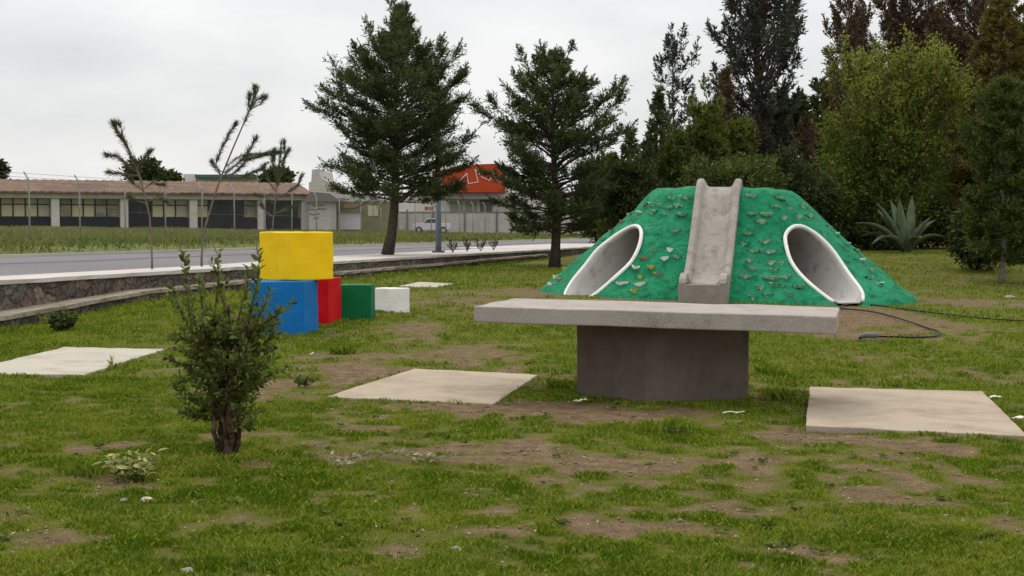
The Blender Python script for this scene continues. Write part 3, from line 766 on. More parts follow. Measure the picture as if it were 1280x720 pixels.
def shrub():
    b = G(284, 573); root = empty('shrub', b, 0, 'small leafy shrub with dark gnarled trunk growing from the grass in front of the cubes', 'shrub')
    s = b.y/F   # metres per photo pixel
    T = MB(); rnd = random.Random(5); tips = []
    def X(px, py, dy=0): return Vector(((px-284)*s, dy, (573-py)*s))
    # gnarled multi-stem trunk
    stems = [[(284,578,0),(281,545,.02),(274,510,.03),(270,470,.02),(262,430,.0),(255,395,-.04)],
             [(287,578,-.03),(290,545,-.04),(288,505,-.05),(294,465,-.02),(300,430,.03),(312,395,.06)],
             [(280,576,.03),(276,540,.05),(283,500,.05),(280,460,.07),(284,420,.05),(287,380,.02)],
             [(291,577,.02),(297,548,.04),(298,515,.02),(303,480,-.03),(308,440,-.06),(313,400,-.08)],
             [(286,577,.04),(292,552,.06),(286,520,.07),(276,480,.06),(272,440,.03),(262,400,.0)],
             [(282,577,-.05),(286,548,-.06),(279,515,-.05),(288,478,-.04),(294,440,-.01),(298,400,.02)],
             [(276,574,-.02),(270,540,-.04),(266,505,-.02),(258,470,.02),(250,435,.05),(243,400,.06)]]
    for k, st in enumerate(stems):
        pts = [X(*q) for q in st]; fine = []
        for i in range(len(pts)-1):
            for t in (0, .34, .67):
                q = pts[i].lerp(pts[i+1], t); fine.append(q+Vector((rnd.uniform(-1, 1), rnd.uniform(-1, 1), 0))*.008)
        fine.append(pts[-1]); n = len(fine)
        T.tube(fine, [(.025 if k < 3 else .016)*(1-.72*i/n)*rnd.uniform(.85, 1.2) for i in range(n)], 8)
        tips.append(fine)
    C_, D_, L_, W_, TT = [], [], [], [], []
    def twig(p, d, L, nl, big=1., r=.006):
        q = p.copy(); pts = [q.copy()]; dd = d.normalized(); n = 7
        for i in range(n):
            dd = (dd+Vector((rnd.gauss(0, .12), rnd.gauss(0, .12), rnd.gauss(0.05, .09)))).normalized(); q = q+dd*L/n; pts.append(q.copy())
        T.tube(pts, [r*(1-.75*i/n) for i in range(n+1)], 5, False)
        for i in range(nl):
            u = .15+.85*(i+rnd.random()*.5)/nl; k = min(int(u*n), n-1); c = pts[k].lerp(pts[k+1], u*n-k)
            a = i*2.4+rnd.random(); t = (pts[k+1]-pts[k]).normalized(); o1 = t.orthogonal().normalized(); o2 = t.cross(o1)
            ld = (t*.75+(o1*cos(a)+o2*sin(a))*.8+Vector((0, 0, .1))).normalized()
            C_.append(c); D_.append(ld); L_.append(rnd.uniform(.034, .062)*big); W_.append(rnd.uniform(.018, .029)*big)
            TT.append(min(1, max(0, rnd.gauss(.42, .26))))
        return pts
    for fine in tips:
        n = len(fine)
        for j in range(15):
            i = rnd.randint(int(n*.34), int(n*.92)); a = rnd.uniform(0, 2*pi); el = rnd.uniform(-.35, .8)
            if sin(a) < -.3 and rnd.random() < .5: a = rnd.choice([0, pi])+rnd.uniform(-.5, .5)
            d = Vector((cos(a)*cos(el), sin(a)*cos(el), sin(el)))
            L = rnd.uniform(.10, .28); pts = twig(fine[i], d, L, rnd.randint(9, 16), rnd.uniform(.85, 1.1))
            for m in range(2):
                k = rnd.randint(2, 6); a2 = rnd.uniform(0, 2*pi); twig(pts[k], (pts[k]-pts[k-1]).normalized()+Vector((cos(a2), sin(a2), rnd.uniform(-.2, .6)))*.8, rnd.uniform(.10, .2), rnd.randint(7, 11), .9, .003)
    # upright leading shoots seen in the photo
    for a_, b_, c_, d2, big in ((240,400,243,308,1.1),(270,390,276,312,1.05),(312,420,338,312,1.2),(300,400,296,330,1.),(255,395,252,335,1.),(285,385,262,325,.95),(232,400,222,352,1.),(322,400,344,362,1.),(330,430,352,418,.9),(246,440,214,440,.9),(245,470,212,480,.8),(320,450,350,470,.8)):
        p0 = X(a_, b_); p1 = X(c_, d2, rnd.uniform(-.06, .06)); twig(p0, p1-p0, (p1-p0).length, int((p1-p0).length*50)+6, big, .006)
    # thin suckers at the foot
    for j in range(16):
        a = rnd.uniform(0, 2*pi); twig(X(284+rnd.uniform(-5, 5), 570), Vector((cos(a)*.5, sin(a)*.5, 1)), rnd.uniform(.15, .38), 3, .7, .004)
    for k in range(2):   # pale broken twig ends
        p = X(268-k*22, 405-k*9); T.tube([p, p+Vector((-.05, 0, .045))], [.006, .004], 5)
    v, f, tt = curved_leaf(np.array(C_), np.array(D_), np.array(L_), np.array(W_), np.array(TT))
    T.build('trunk', M_bark_dk, root, smooth=True); fastmesh('foliage', v, f, M_shrubleaf, root, {'tint': tt})
shrub()

# ------------------------------------------------------------------ TWO BIG CEDARS BY THE WALL
M_cyp = leafmat('cypress_foliage', (.028, .046, .016), (.115, .150, .052), .25, .6)
M_cyp2 = leafmat('cypress_foliage_lighter', (.032, .050, .018), (.13, .155, .055), .25, .6)  # foliage tone slightly lighter than the first cedar's
b1 = G(484, 319)
hgt = P(500, 12, b1.y).z-b1.z
def prof1(f, az):
    r = np.interp(f, [0, .18, .23, .35, .48, .58, .68, .79, .90, 1], [.6, 2.0, 2.6, 2.85, 3.05, 2.8, 2.1, 1.15, .5, .1])*b1.y/44.
    return .95*r*(1+.09*sin(az*3+f*9))
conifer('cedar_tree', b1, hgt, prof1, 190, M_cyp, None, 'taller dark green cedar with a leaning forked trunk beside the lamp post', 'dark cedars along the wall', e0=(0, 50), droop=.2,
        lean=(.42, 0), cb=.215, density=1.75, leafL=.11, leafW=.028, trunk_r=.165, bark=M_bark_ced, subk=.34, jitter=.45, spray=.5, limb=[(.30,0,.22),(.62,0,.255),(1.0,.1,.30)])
b2 = G(693, 334)
hgt2 = P(692, 68, b2.y).z-b2.z
def prof2(f, az):
    r = np.interp(f, [0, .15, .22, .35, .5, .63, .75, .88, 1], [.7, 2.0, 2.7, 3.1, 3.3, 2.9, 2.0, .9, .1])*b2.y/55.*1.05
    return r*(1+.2*sin(az*2.3+f*11))
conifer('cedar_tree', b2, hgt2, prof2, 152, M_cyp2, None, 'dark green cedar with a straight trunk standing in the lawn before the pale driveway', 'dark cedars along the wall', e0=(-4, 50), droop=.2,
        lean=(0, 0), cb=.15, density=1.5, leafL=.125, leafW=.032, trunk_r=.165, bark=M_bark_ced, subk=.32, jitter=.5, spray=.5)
# forked limb of the first cedar
# ------------------------------------------------------------------ LAMP POST
def lamp():
    x = None
    for d in np.arange(40, 60, .1):
        X_ = (548-640)/F*d
        if S(X_, d) > 1.35: x = X_; break
    root = empty('street_lamp', (x, d, RZ+.012), 0, 'tall grey street lamp post with painted blue foot standing on the pavement behind the cedar', 'street lamp')
    top = P(546, 70, d).z-RZ
    M_pole = mat('galvanised_pole', (.16, .17, .19), .6, noise=[(3, (.22, .23, .25), .4, .7, 4)])
    M_bl = mat('blue_pole_paint', (.12, .155, .19), .6, noise=[(6, (.20, .22, .24), .4, .7, 4)])
    MB().tube([(0,0,0),(0,0,1.9)], [.10,.095], 10).build('pole_foot', M_bl, root, smooth=True)
    MB().tube([(0,0,1.9),(-.02,0,top)], [.092,.05], 10).build('pole', M_pole, root, smooth=True)
    MB().box(-.2,.2,-.2,.2,-.05,.06).build('base_plate', M_concdark, root, bevel=.01)
    MB().tube([(-.02,0,top-.35),(-.12,0,top-.1),(-.3,0,top)], .03, 8).build('arm', M_pole, root, smooth=True)
    MB().loft([[(-.25,-.06,top-.03),(-.25,.06,top-.03),(-.25,.06,top+.05),(-.25,-.06,top+.05)],[(-.45,-.1,top-.03),(-.45,.1,top-.03),(-.45,.09,top+.09),(-.45,-.09,top+.09)],[(-.7,-.05,top),(-.7,.05,top),(-.7,.04,top+.05),(-.7,-.04,top+.05)]]).build('lamp_head', M_pole, root, bevel=.01)
lamp()

# ------------------------------------------------------------------ YOUNG PINES ON THE VERGE
M_pine = leafmat('pine_needles', (.03, .042, .020), (.12, .14, .07), .15, .6)
M_pineb = leafmat('dry_pine_needles', (.05, .05, .025), (.13, .12, .05), .15, .6)
def youngpine(px, pyb, trunk, branches, label, leaf, tuft=.085, r0=.022, dens=1.35):
    d = None
    for dd in np.arange(18, 60, .05):
        X_ = (px-640)/F*dd
        if S(X_, dd) > .6: d = dd; break
    base = Vector(((px-640)/F*d, d, RZ)); s = d/F
    root = empty('young_pine', base, 0, label, 'young tree', 'spindly young pines behind the wall')
    z0 = CAMZ+(287-pyb)*s*0; 
    def X(q):
        p = P(q[0], q[1], d); return Vector((p.x-base.x, (q[2] if len(q) > 2 else 0), p.z-base.z))
    T = MB(); pts = [Vector((0, 0, -.02))]+[X(q) for q in trunk]
    T.tube(pts, [r0*(1-.65*i/len(pts)) for i in range(len(pts))], 7)
    C_, D_ = [], []
    def needles(a, b, dens_, L, a0=.0):
        v = b-a; n = max(3, int(v.length*dens_*dens)); t = v.normalized()
        for i in range(n):
            u = a0+(1-a0)*random.random(); c = a+v*u; w_ = Vector((random.gauss(0, 1), random.gauss(0, 1), random.gauss(0, 1)))
            C_.append(c); D_.append((t*1.0+w_*.42).normalized())
    for br in branches:
        q = [X(p) for p in br]; T.tube(q, [.012*(1-.6*i/len(q)) for i in range(len(q))], 5, False)
        for i in range(len(q)-1):
            needles(q[i], q[i+1], 110 if i == 0 and len(q) > 2 else 380, tuft)
        needles(q[-1]-(q[-1]-q[-2])*.2, q[-1]+(q[-1]-q[-2]).normalized()*.04, 500, tuft)
    for i in range(len(pts)-3, len(pts)-1): needles(pts[i], pts[i+1], 260, tuft)
    n = len(C_); L = 1.35*tuft*(.7+.6*RNG.random(n))
    v, f, tt = leaf_arrays(np.array(C_), np.array(D_), L, 0.009*np.ones(n), RNG.random(n))
    T.build('trunk', M_bark_gr, root, smooth=True); fastmesh('needles', v, f, leaf, root, {'tint': tt})
youngpine(252, 333, [(252,320),(256,285),(268,245),(276,222),(290,188),(303,158),(313,135),(322,112)],
    [[(277,220),(268,205,.1),(276,185,.1),(284,168,.15),(291,156,.2)],[(279,215),(270,212),(266,205)],[(277,222),(297,206,-.1),(309,194,-.1),(320,175,-.1)],[(281,209),(300,194,.1),(330,192,.1),(345,190,.2)],[(280,216),(300,200,.2),(315,197,.2),(337,190,.2)],
     [(313,137),(311,128),(312,120)],[(314,136),(320,126),(326,122)],[(313,136),(317,122),(318,112)],[(314,136),(324,131),(330,124)],[(313,138),(309,130,.1),(310,124,.1)],
     [(277,221),(290,217,.1),(302,207,.1),(306,200,.1)],[(285,222),(300,222),(325,212),(329,208)]],
    'tallest spindly young pine, bending to the right, behind the shrub', M_pine, .10, .026)
youngpine(190, 338, [(190,325),(189,300),(187,270),(180,240),(172,215),(163,193),(152,172)],
    [[(172,215),(160,207),(148,196),(136,194)],[(168,204),(158,180),(147,166),(144,158)],[(171,210),(178,200),(185,192)],[(174,220),(158,218),(140,216)],[(180,240),(170,232),(160,222)],[(180,236),(190,228),(200,230)],
     [(178,228),(170,215,.2),(158,208,.2)],[(153,173),(146,164),(143,158)],[(153,173),(152,162),(150,158)],[(185,255),(175,252),(165,248)],[(185,252),(197,246),(206,250)]],
    'young pine leaning left with a bare lower stem, nearest the left edge of the photo', M_pineb, .11, .022)
youngpine(338, 333, [(338,320),(340,290),(343,262),(346,235),(349,205),(352,178)],
    [[(346,235),(352,215),(356,195),(355,180)],[(345,240),(335,225),(330,212)],[(347,230),(342,212),(343,190)],[(344,250),(360,240),(372,232),(376,222)],[(344,255),(332,246),(322,244)],[(342,268),(356,262),(366,258)],
     [(342,272),(332,264),(328,258)],[(349,205),(357,196),(360,190)],[(348,215),(341,205),(340,196)]],
    'sparse upright young pine rising behind the yellow cube', M_pine, .10, .02)

# ------------------------------------------------------------------ AGAVE
def agave():
    b = on_ground(1132, 45); root = empty('agave', b, 0, 'large grey green agave with pointed arching leaves at the foot of the trees', 'agave')
    m = mat('agave_leaf', (.075, .105, .055), .6, noise=[(6, (.12, .155, .085), .4, .7, 4)], bump=[(8, .2, .02)])
    s = 45/F
    specs = [(1120,250,-.3),(1119,252,.6),(1062,282,-.2),(1172,276,.1),(1160,272,-.5),(1145,246,.5),(1082,308,-.7),(1098,262,.5),(1180,300,-.4),(1075,300,.5),(1140,300,-1.),(1090,252,-.1),(1160,300,.7)]
    for i, (px, py, dy) in enumerate(specs):
        tip = Vector(((px-1132)*s, dy, (318-py)*s)); L = tip.length; side = Vector((0, 0, 1)).cross(tip).normalized() if abs(tip.normalized().z) < .97 else Vector((1, 0, 0))
        if abs(tip.x) < .5: side = Vector((1, .1, 0)).normalized()
        B = MB(); loops = []; bend = .28*L*(1-abs(tip.z)/L)
        for k in range(11):
            t = k/10; c = tip*t+Vector((0, 0, bend*sin(pi*min(1, t*1.0)))); w_ = .19*np.interp(t, [0, .15, .45, .75, 1], [.7, .75, 1.0, .62, .03])
            dn = (tip.normalized()).cross(side); dn = dn if dn.z < 0 else -dn; th = .045*(1-t)+.008
            loops.append([c-side*w_-dn*w_*.55, c-side*w_*.5+dn*th*0.2, c+dn*th*.6, c+side*w_*.5+dn*th*0.2, c+side*w_-dn*w_*.55, c+dn*(th*1.6)])
        B.loft(loops).build('leaf', m, root, smooth=True)
agave()

# ------------------------------------------------------------------ TREES AND SHRUBS BEHIND THE MOUND
M_euc = leafmat('casuarina_foliage', (.036, .042, .030), (.115, .125, .090), .15, .6)
M_brown = leafmat('rusty_foliage', (.060, .040, .024), (.19, .130, .080), .15, .7)
M_olive = leafmat('olive_foliage', (.075, .068, .016), (.25, .20, .055), .2, .6)
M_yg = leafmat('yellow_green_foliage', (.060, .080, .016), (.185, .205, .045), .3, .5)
M_br = leafmat('bright_green_leaf', (.060, .095, .014), (.25, .28, .045), .35, .5)
M_dk = leafmat('dark_green_leaf', (.024, .036, .010), (.070, .090, .026), .15, .6)
M_mid = leafmat('mid_green_leaf', (.042, .064, .014), (.125, .150, .036), .25, .55)
def cprof(half_px, d, tbl):
    fs, rs = zip(*tbl)
    return lambda f, az: np.interp(f, fs, rs)*half_px*d/F*(1+.16*sin(az*3+f*10))
col_t = [(0, .5), (.2, .9), (.45, 1), (.7, .8), (.88, .45), (1, .05)]
cone_t = [(0, .8), (.12, 1), (.4, .8), (.7, .42), (.9, .15), (1, .03)]
def ctree(name, px, top, half, d, leaf, label, tbl=col_t, nb=90, group='tall trees behind the mound', **k):
    b = on_ground(px, d); h = P(px, top, d).z-b.z
    kw = dict(e0=(10, 60), cb=.12, density=1., leafL=.2, leafW=.055, trunk_r=.16, bark=M_bark_dk, subk=.4, jitter=.4, spray=.55); kw.update(k)
    return conifer(name, b, h, cprof(half, d, tbl), nb, leaf, None, label, group, **kw)
ctree('casuarina_tree', 948, -22, 80, 60, M_euc, 'tall grey green casuarina rising straight above the slide', [(0,.3),(.25,.55),(.45,.85),(.7,1),(.9,.7),(1,.1)], 125, e0=(35, 66), droop=.1, clump=1, density=1.1, cb=.25, trunk_r=.2)
ctree('casuarina_tree', 850, 58, 44, 62, M_euc, 'slender grey green casuarina with open top left of the tallest one', [(0,.5),(.4,.9),(.75,.8),(.9,.5),(1,.1)], 54, e0=(30, 62), clump=1, density=.8, cb=.3, lean=(-.4, 0), trunk_r=.1)
ctree('rusty_tree', 905, 92, 48, 56, M_brown, 'rusty brown tree behind the yellowish cypress beside the casuarinas', cone_t, 90, density=1.3, group='rusty brown trees')
ctree('rusty_tree', 1062, -30, 52, 66, M_brown, 'rusty brown tree with thin crown between the casuarina and the bright tree', col_t, 100, density=1.1, e0=(20, 65), cb=.2, group='rusty brown trees')
ctree('rusty_tree', 1135, -60, 75, 68, M_brown, 'tall rusty brown tree directly behind the bright green tree', col_t, 130, density=1.3, e0=(15, 60), group='rusty brown trees')
ctree('rusty_tree', 1215, -50, 70, 64, M_brown, 'tall rusty brown tree right of the bright green tree top', col_t, 130, density=1.3, group='rusty brown trees')
ctree('rusty_tree', 1006, 150, 40, 58, M_brown, 'low rusty brown tree in the gap left of the bright tree', cone_t, 70, density=1.2, group='rusty brown trees')
ctree('olive_conifer', 1250, -30, 90, 50, M_olive, 'olive brown drooping conifer at the right edge of the photo', cone_t, 140, droop=.5, e0=(0, 40), density=1.5)
ctree('cypress_tree', 822, 116, 40, 50, M_cyp2, 'pointed young cypress just left of the mound top', cone_t, 80, density=1.0, e0=(10, 50), group='young cypresses behind the mound', leafL=.16)
ctree('cypress_tree', 787, 165, 34, 52, M_cyp2, 'smaller pointed cypress between the cedar and the mound', cone_t, 64, density=.9, e0=(10, 50), group='young cypresses behind the mound', leafL=.16)
ctree('cypress_tree', 763, 200, 26, 50, M_yg, 'low yellowish cypress next to the cedar crown', cone_t, 80, density=1.0, e0=(25, 60), group='young cypresses behind the mound', leafL=.15)
ctree('cypress_tree', 882, 142, 44, 47, M_yg, 'yellow green cypress directly behind the slide top left', [(0,1),(.4,1),(.75,.75),(.9,.4),(1,.05)], 130, density=1.3, e0=(30, 60), group='young cypresses behind the mound', leafL=.16)
ctree('cypress_tree', 925, 158, 34, 48, M_yg, 'yellow green cypress behind the slide top right', [(0,1),(.4,1),(.75,.75),(.9,.4),(1,.05)], 110, density=1.2, e0=(30, 60), group='young cypresses behind the mound', leafL=.16)
ctree('cypress_tree', 846, 178, 34, 46, M_mid, 'mid green cypress with broad foot behind the left tunnel', [(0,1),(.4,1),(.75,.7),(.9,.4),(1,.05)], 110, density=1.2, e0=(30, 60), group='young cypresses behind the mound', leafL=.16)
# nearer conifer at right with pale thin trunk
ctree('feathery_conifer', 1252, 105, 54, 33.5, M_mid, 'feathery green conifer with a thin pale trunk nearest at the right', [(0,.75),(.2,.95),(.5,1),(.75,.7),(.9,.4),(1,.05)], 170, density=1.5, e0=(0, 50), droop=.4, cb=.13, leafL=.13, leafW=.035, trunk_r=.07, bark=barkmat('pale_bark', (.26, .25, .21), (.16, .14, .11)))
# bright green tree of upright shoots
def bright():
    d = 49; b = on_ground(1112, d); s = d/F
    gz = 318-0
    lob = []
    for (px, py, rx, ry) in [(1112,200,70,75),(1060,215,42,70),(1165,205,36,70),(1080,130,42,50),(1120,105,34,42),(1162,110,30,48),(1050,165,34,42),(1100,250,74,50),(1145,160,40,50),(1096,84,16,24),(1130,78,16,22),(1178,88,14,26),(1070,95,14,22),(1036,240,28,46)]+[(random.uniform(1040,1190),random.uniform(110,270),random.uniform(14,22),random.uniform(20,34)) for _ in range(22)]+[(random.uniform(1040,1190),random.uniform(66,140),7,random.uniform(18,30)) for _ in range(26)]:
        p = P(px, py, d); k_ = .80 if rx > 30 else 1.; lob.append((p.x-b.x, random.uniform(-.9, .5)*(1 if rx > 30 else 1.6), p.z-b.z, rx*s*k_, rx*s*.9*k_, ry*s*k_))
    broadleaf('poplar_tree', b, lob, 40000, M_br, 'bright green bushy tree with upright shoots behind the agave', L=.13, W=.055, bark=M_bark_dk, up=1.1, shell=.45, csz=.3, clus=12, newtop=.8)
bright()
def bush(px, py, rx, ry, d, leaf, label, n=9000, name='bush', nl=5, L=.13, W=.06, group='undergrowth shrubs under the trees', up=.4):
    b = on_ground(px, d); s = d/F; lob = []
    for k in range(nl):
        a = px+random.uniform(-.55, .55)*rx; c = py+random.uniform(-.5, .5)*ry; p = P(a, c, d)
        f = random.uniform(.45, .7); lob.append((p.x-b.x, random.uniform(-.7, .7), max(.3, p.z-b.z), rx*s*f, rx*s*f, ry*s*f))
    p = P(px, py+ry*.5, d); lob.append((0, 0, max(.4, p.z-b.z), rx*s*.8, rx*s*.7, ry*s*.6))
    broadleaf(name, b, lob, n, leaf, label, group, 'bush', L, W, M_bark_dk, .07, up=up)
bush(975, 245, 46, 60, 46, M_dk, 'dark green bush behind the right shoulder of the mound', 12000)
bush(1015, 262, 40, 45, 47, M_dk, 'dark bush just left of the agave', 11000)
bush(1100, 275, 60, 40, 48, M_dk, 'dark shaded bush directly behind the agave leaves', 12000)
bush(1195, 245, 46, 62, 51, M_mid, 'mid green bush right of the agave', 14000)
bush(1222, 290, 34, 40, 37, M_dk, 'dark bush beneath the feathery conifer', 10000)
bush(1275, 290, 30, 60, 40, M_dk, 'dark bush at the right edge below the olive conifer', 10000)
bush(1150, 278, 40, 30, 50, M_dk, 'dark bush closing the gap right behind the agave', 9000)
bush(745, 255, 26, 42, 53, M_cyp2, 'dark bush between the cedar trunk and the mound', 7000)
bush(795, 250, 34, 46, 44, M_dk, 'dark bush behind the left slope of the mound', 9000)
bush(910, 215, 60, 40, 44, M_mid, 'mid green bush peeking over the mound top', 11000)
# trees further back closing the view
for i, (px, top, half, d, lf, lb) in enumerate([
    (760, 225, 46, 84, M_dk, 'dark far tree filling the gap beside the cedar'), (835, 205, 50, 86, M_dk, 'dark far tree behind the cypresses'),
    (900, 170, 55, 82, M_euc, 'grey green far tree behind the rusty tree'), (985, 140, 62, 84, M_dk, 'dark far tree behind the casuarina foot'),
    (1060, 110, 70, 80, M_dk, 'dark far tree behind the bright tree, left side'), (1150, 60, 80, 82, M_brown, 'brownish far tree behind the bright tree'),
    (1225, 70, 75, 78, M_dk, 'dark far tree behind the rusty trees at right'), (1290, 30, 70, 76, M_dk, 'dark far tree beyond the right edge')]):
    ctree('background_tree', px, top, half, d, lf, lb, [(0,1),(.4,1),(.75,.8),(.92,.5),(1,.1)], 100, group='background trees', density=1.0, leafL=.32, leafW=.11, e0=(10, 50), subk=.5, cb=.05)

# ------------------------------------------------------------------ FAR SIDE: SCHOOL AND OTHER BUILDINGS
def frame_of(px0, d0, px1, d1):
    a = Vector(((px0-640)/F*d0, d0, 0)); b = Vector(((px1-640)/F*d1, d1, 0)); return a, b, (b-a).length, math.atan2(b.y-a.y, b.x-a.x)
M_plast = mat('pale_plaster', (.50, .47, .43), .9, noise=[(.7, (.42, .39, .35), .4, .7, 6), (3, (.58, .55, .51), .5, .75, 5)])
def school():
    a, b, L, rz = frame_of(-70, 94, 386, 104); z0 = 1.32
    root = empty('school_building', (a.x, a.y, z0), rz, 'long low school block with rusty tiled roof, pale pillars and cream windows', 'building')
    sc_ = 17.6
    M_cream = mat('cream_panel', (.56, .50, .29), .7, noise=[(.8, (.50, .45, .30), .4, .7, 4)])
    M_cream2 = mat('faded_panel', (.46, .43, .31), .7); M_cream3 = mat('dusty_pane', (.36, .31, .19), .4, noise=[(1.5, (.20, .19, .15), .45, .6, 4)])
    M_navy = mat('navy_wainscot', (.012, .012, .020), .8, noise=[(1, (.018, .018, .03), .4, .7, 4)])
    M_wall = mat('aged_plaster', (.34, .31, .26), .9, noise=[(.9, (.27, .24, .19), .4, .7, 6), (4, (.42, .39, .33), .5, .75, 5)])
    M_tile = mat('rusty_roof_tiles', (.125, .084, .056), .9, noise=[(1.5, (.21, .12, .078), .4, .65, 6), (.5, (.10, .062, .05), .45, .7, 5), (7, (.30, .235, .17), .55, .68, 5)], bump=[(14, .8, .05)])
    M_blk = mat('dark_window_frame', (.015, .015, .017), .5)
    H = 2.55
    MB().box(0, L, .9, 7, -1, H).build('wall', M_wall, root)
    MB().box(0, L, .82, .897, -.6, .95).build('wainscot', M_navy, root)
    MB().box(-.3, L+.1, -.25, .895, H-.32, H+.02).build('beam', M_wall, root)
    # roof: corrugated mono slope
    n = int(L/.28); loops = []
    for i in range(n+1):
        x = -.5+(L+.8)*i/n; w_ = .05*sin(i*pi)+(.05 if i % 2 else 0)+random.uniform(-.015, .015)
        loops.append([(x, -.55+random.uniform(-.04, .04), H+.02+w_*.6), (x, -.55, H+.12+w_), (x, 3.9, H+1.05+w_), (x, 8.2, H+.3+w_), (x, 8.2, H+.1)])
    MB().loft(loops).build('roof', M_tile, root)
    # pillars and bays
    pils = []
    for px in (-20, 70, 156, 242.5, 328, 383):
        d = 94+(px+70)/456*10-.3; x = Vector(((px-640)/F*d, d, 0)); pils.append((x-a).length)
    for x in pils:
        MB().box(x-.27, x+.27, -.1, .25, -.8, H-.33).build('pillar', M_plast, root, bevel=.02)
    xs = [0]+pils
    for i in range(len(xs)-1):
        x0, x1 = xs[i]+.35, xs[i+1]-.30
        if x1-x0 < 1: continue
        nwin = 5 if x1-x0 > 3 else 3; wd = (x1-x0)/nwin
        dark = {4: (1, 2, 3), 3: (0, 1), 5: (0, 1, 2)}.get(i, ())
        for k in range(nwin):
            wx = x0+k*wd
            w = MB().box(wx+.04, wx+wd-.04, .80, .885, .97, 2.2).build('window', M_blk if k in dark else random.choice([M_cream, M_cream, M_cream2, M_cream3]), root)
            fr = MB(); fr.box(wx-.03, wx+.06, .74, .80, .95, 2.22); fr.box(wx+.06, wx+wd-.03, .745, .797, 1.78, 1.86); fr.box(wx+.06, wx+wd-.03, .745, .797, .95, 1.0)
            fr.build('frame', M_blk, w)
school()
M_plast = mat('pale_plaster', (.44, .41, .38), .9, noise=[(.7, (.36, .33, .30), .4, .7, 6), (3, (.52, .49, .46), .5, .75, 5)])
M_greyroof = mat('grey_roof', (.16, .145, .13), .85)
M_darkglass = mat('dark_glass', (.02, .025, .03), .25, spec=.5)
def bx(px0, px1, py0, py1, d, depth, name, m, parent, off=0):
    a = P(px0, py0, d); b = P(px1, py1, d); z0, z1 = min(a.z, b.z), max(a.z, b.z); o = parent.location
    return MB().box(a.x-o.x, b.x-o.x, d-o.y+off, d-o.y+off+depth, z0-o.z, z1-o.z).build(name, m, parent)
def others():
    # graffitied shed end
    d = 103; r = empty('graffitied_shed', (P(398, 285, d).x, d, 1.4), 0, 'small grey shed with scrawled writing on its pale wall at the end of the school', 'shed')
    bx(386, 412, 250, 292, d, 4, 'wall', M_plast, r)
    o = r.location; q = [P(382, 249, d), P(389, 240, d), P(413, 242, d), P(422, 248, d)]
    top = [v-Vector(o) for v in q]; B = MB(); lo = [(v.x, -.5, v.z) for v in top]; hi = [(v.x, 4.6, v.z+.15) for v in top]
    lo2 = [(v.x, -.5, top[0].z-.22) for v in top]; B.loft([[lo[0], lo[1], lo[2], lo[3], (top[3].x, -.5, top[3].z-.2), (top[0].x, -.5, top[0].z-.2)], [hi[0], hi[1], hi[2], hi[3], (top[3].x, 4.6, top[3].z-.1), (top[0].x, 4.6, top[0].z-.1)]]).build('roof', M_greyroof, r)
    Mg = mat('dark_spray_paint', (.04, .04, .045), .7); rr = random.Random(3)
    for (x0, x1, y) in ((391, 406, 257), (387, 407, 262), (387, 400, 268), (392, 399, 273)):
        x = x0; prev = None; g = MB()
        while x < x1:
            p = P(x, y+rr.uniform(-1.4, 1.4)-(x-x0)*.05, d); p = Vector((p.x-o.x, -.012, p.z-o.z))
            if prev: g.tube([prev, p], .028, 4)
            prev = p; x += rr.uniform(.5, 1.1)
        g.build('graffiti_line', Mg, r)
    # tall grey gable behind
    d = 122; r = empty('gabled_building', (P(410, 285, d).x, d, 1.4), 0, 'plain pale grey building with a sloping parapet behind the shed', 'building'); o = r.location
    pr = [(386,292),(386,228),(389,227),(390,212),(399,211),(401,222),(438,241),(482,247),(482,292)]
    f0 = [P(a, b, d)-Vector(o) for a, b in pr]
    MB().loft([[(v.x, 0, v.z) for v in f0], [(v.x, 9, v.z) for v in f0]]).build('wall', M_plast, r)
    # olive house
    d = 108; r = empty('olive_house', (P(450, 285, d).x, d, 1.45), 0, 'olive green house front with a white garage door and one square window', 'house')
    M_ol = mat('olive_render', (.155, .145, .075), .9, noise=[(.8, (.20, .19, .10), .4, .7, 5)])
    bx(413, 490, 252, 294, d, 6, 'wall', M_ol, r)
    bx(412, 491, 247, 252, d, 6.2, 'parapet', M_plast, r, -.05)
    bx(423, 452, 265, 287, d, .06, 'garage_door', mat('white_door', (.62, .58, .60), .6, noise=[(3, (.54, .5, .52), .4, .7, 3)]), r, -.065)
    bx(421, 454, 262, 264.9, d, .3, 'lintel', M_greyroof, r, -.3)
    w = bx(460, 472.5, 257, 270, d, .05, 'window', mat('yellowish_blind', (.46, .44, .28), .7), r, -.055)
    w2 = bx(466, 466.8, 257.3, 269.7, d, .03, 'mullion', M_greyroof, r, -.09)
    bx(428, 447, 256.5, 260, d, .08, 'sign_board', mat('ochre_sign', (.40, .19, .06), .7, noise=[(8, (.08, .06, .04), .5, .55, 3)]), r, -.085)
    # boundary wall and store with red fascia
    d = 118; r = empty('boundary_wall', (P(560, 285, d).x, d, 1.45), 0, 'long pale block wall behind the parked pickup', 'wall')
    bx(488, 760, 266, 292, d, .2, 'wall', M_plast, r)
    bx(488, 760, 264.6, 265.95, d, .3, 'coping', M_greyroof, r, -.05)
    for px in (508, 540, 580, 620, 660, 700): bx(px, px+2.2, 262, 290, d, .1, 'pier', M_greyroof, r, -.11)
    d = 150; r = empty('store_building', (P(590, 285, d).x, d, 1.5), 0, 'white store with a wide red orange fascia seen between the two cedars', 'store')
    M_wh = mat('store_white', (.60, .56, .54), .7, noise=[(.5, (.52, .48, .46), .4, .7, 4)])
    M_red_ = mat('store_red', (.40, .055, .018), .6, noise=[(.3, (.34, .035, .014), .4, .7, 4)])
    bx(486, 800, 241, 290, d, 30, 'wall', M_wh, r)
    o = r.location
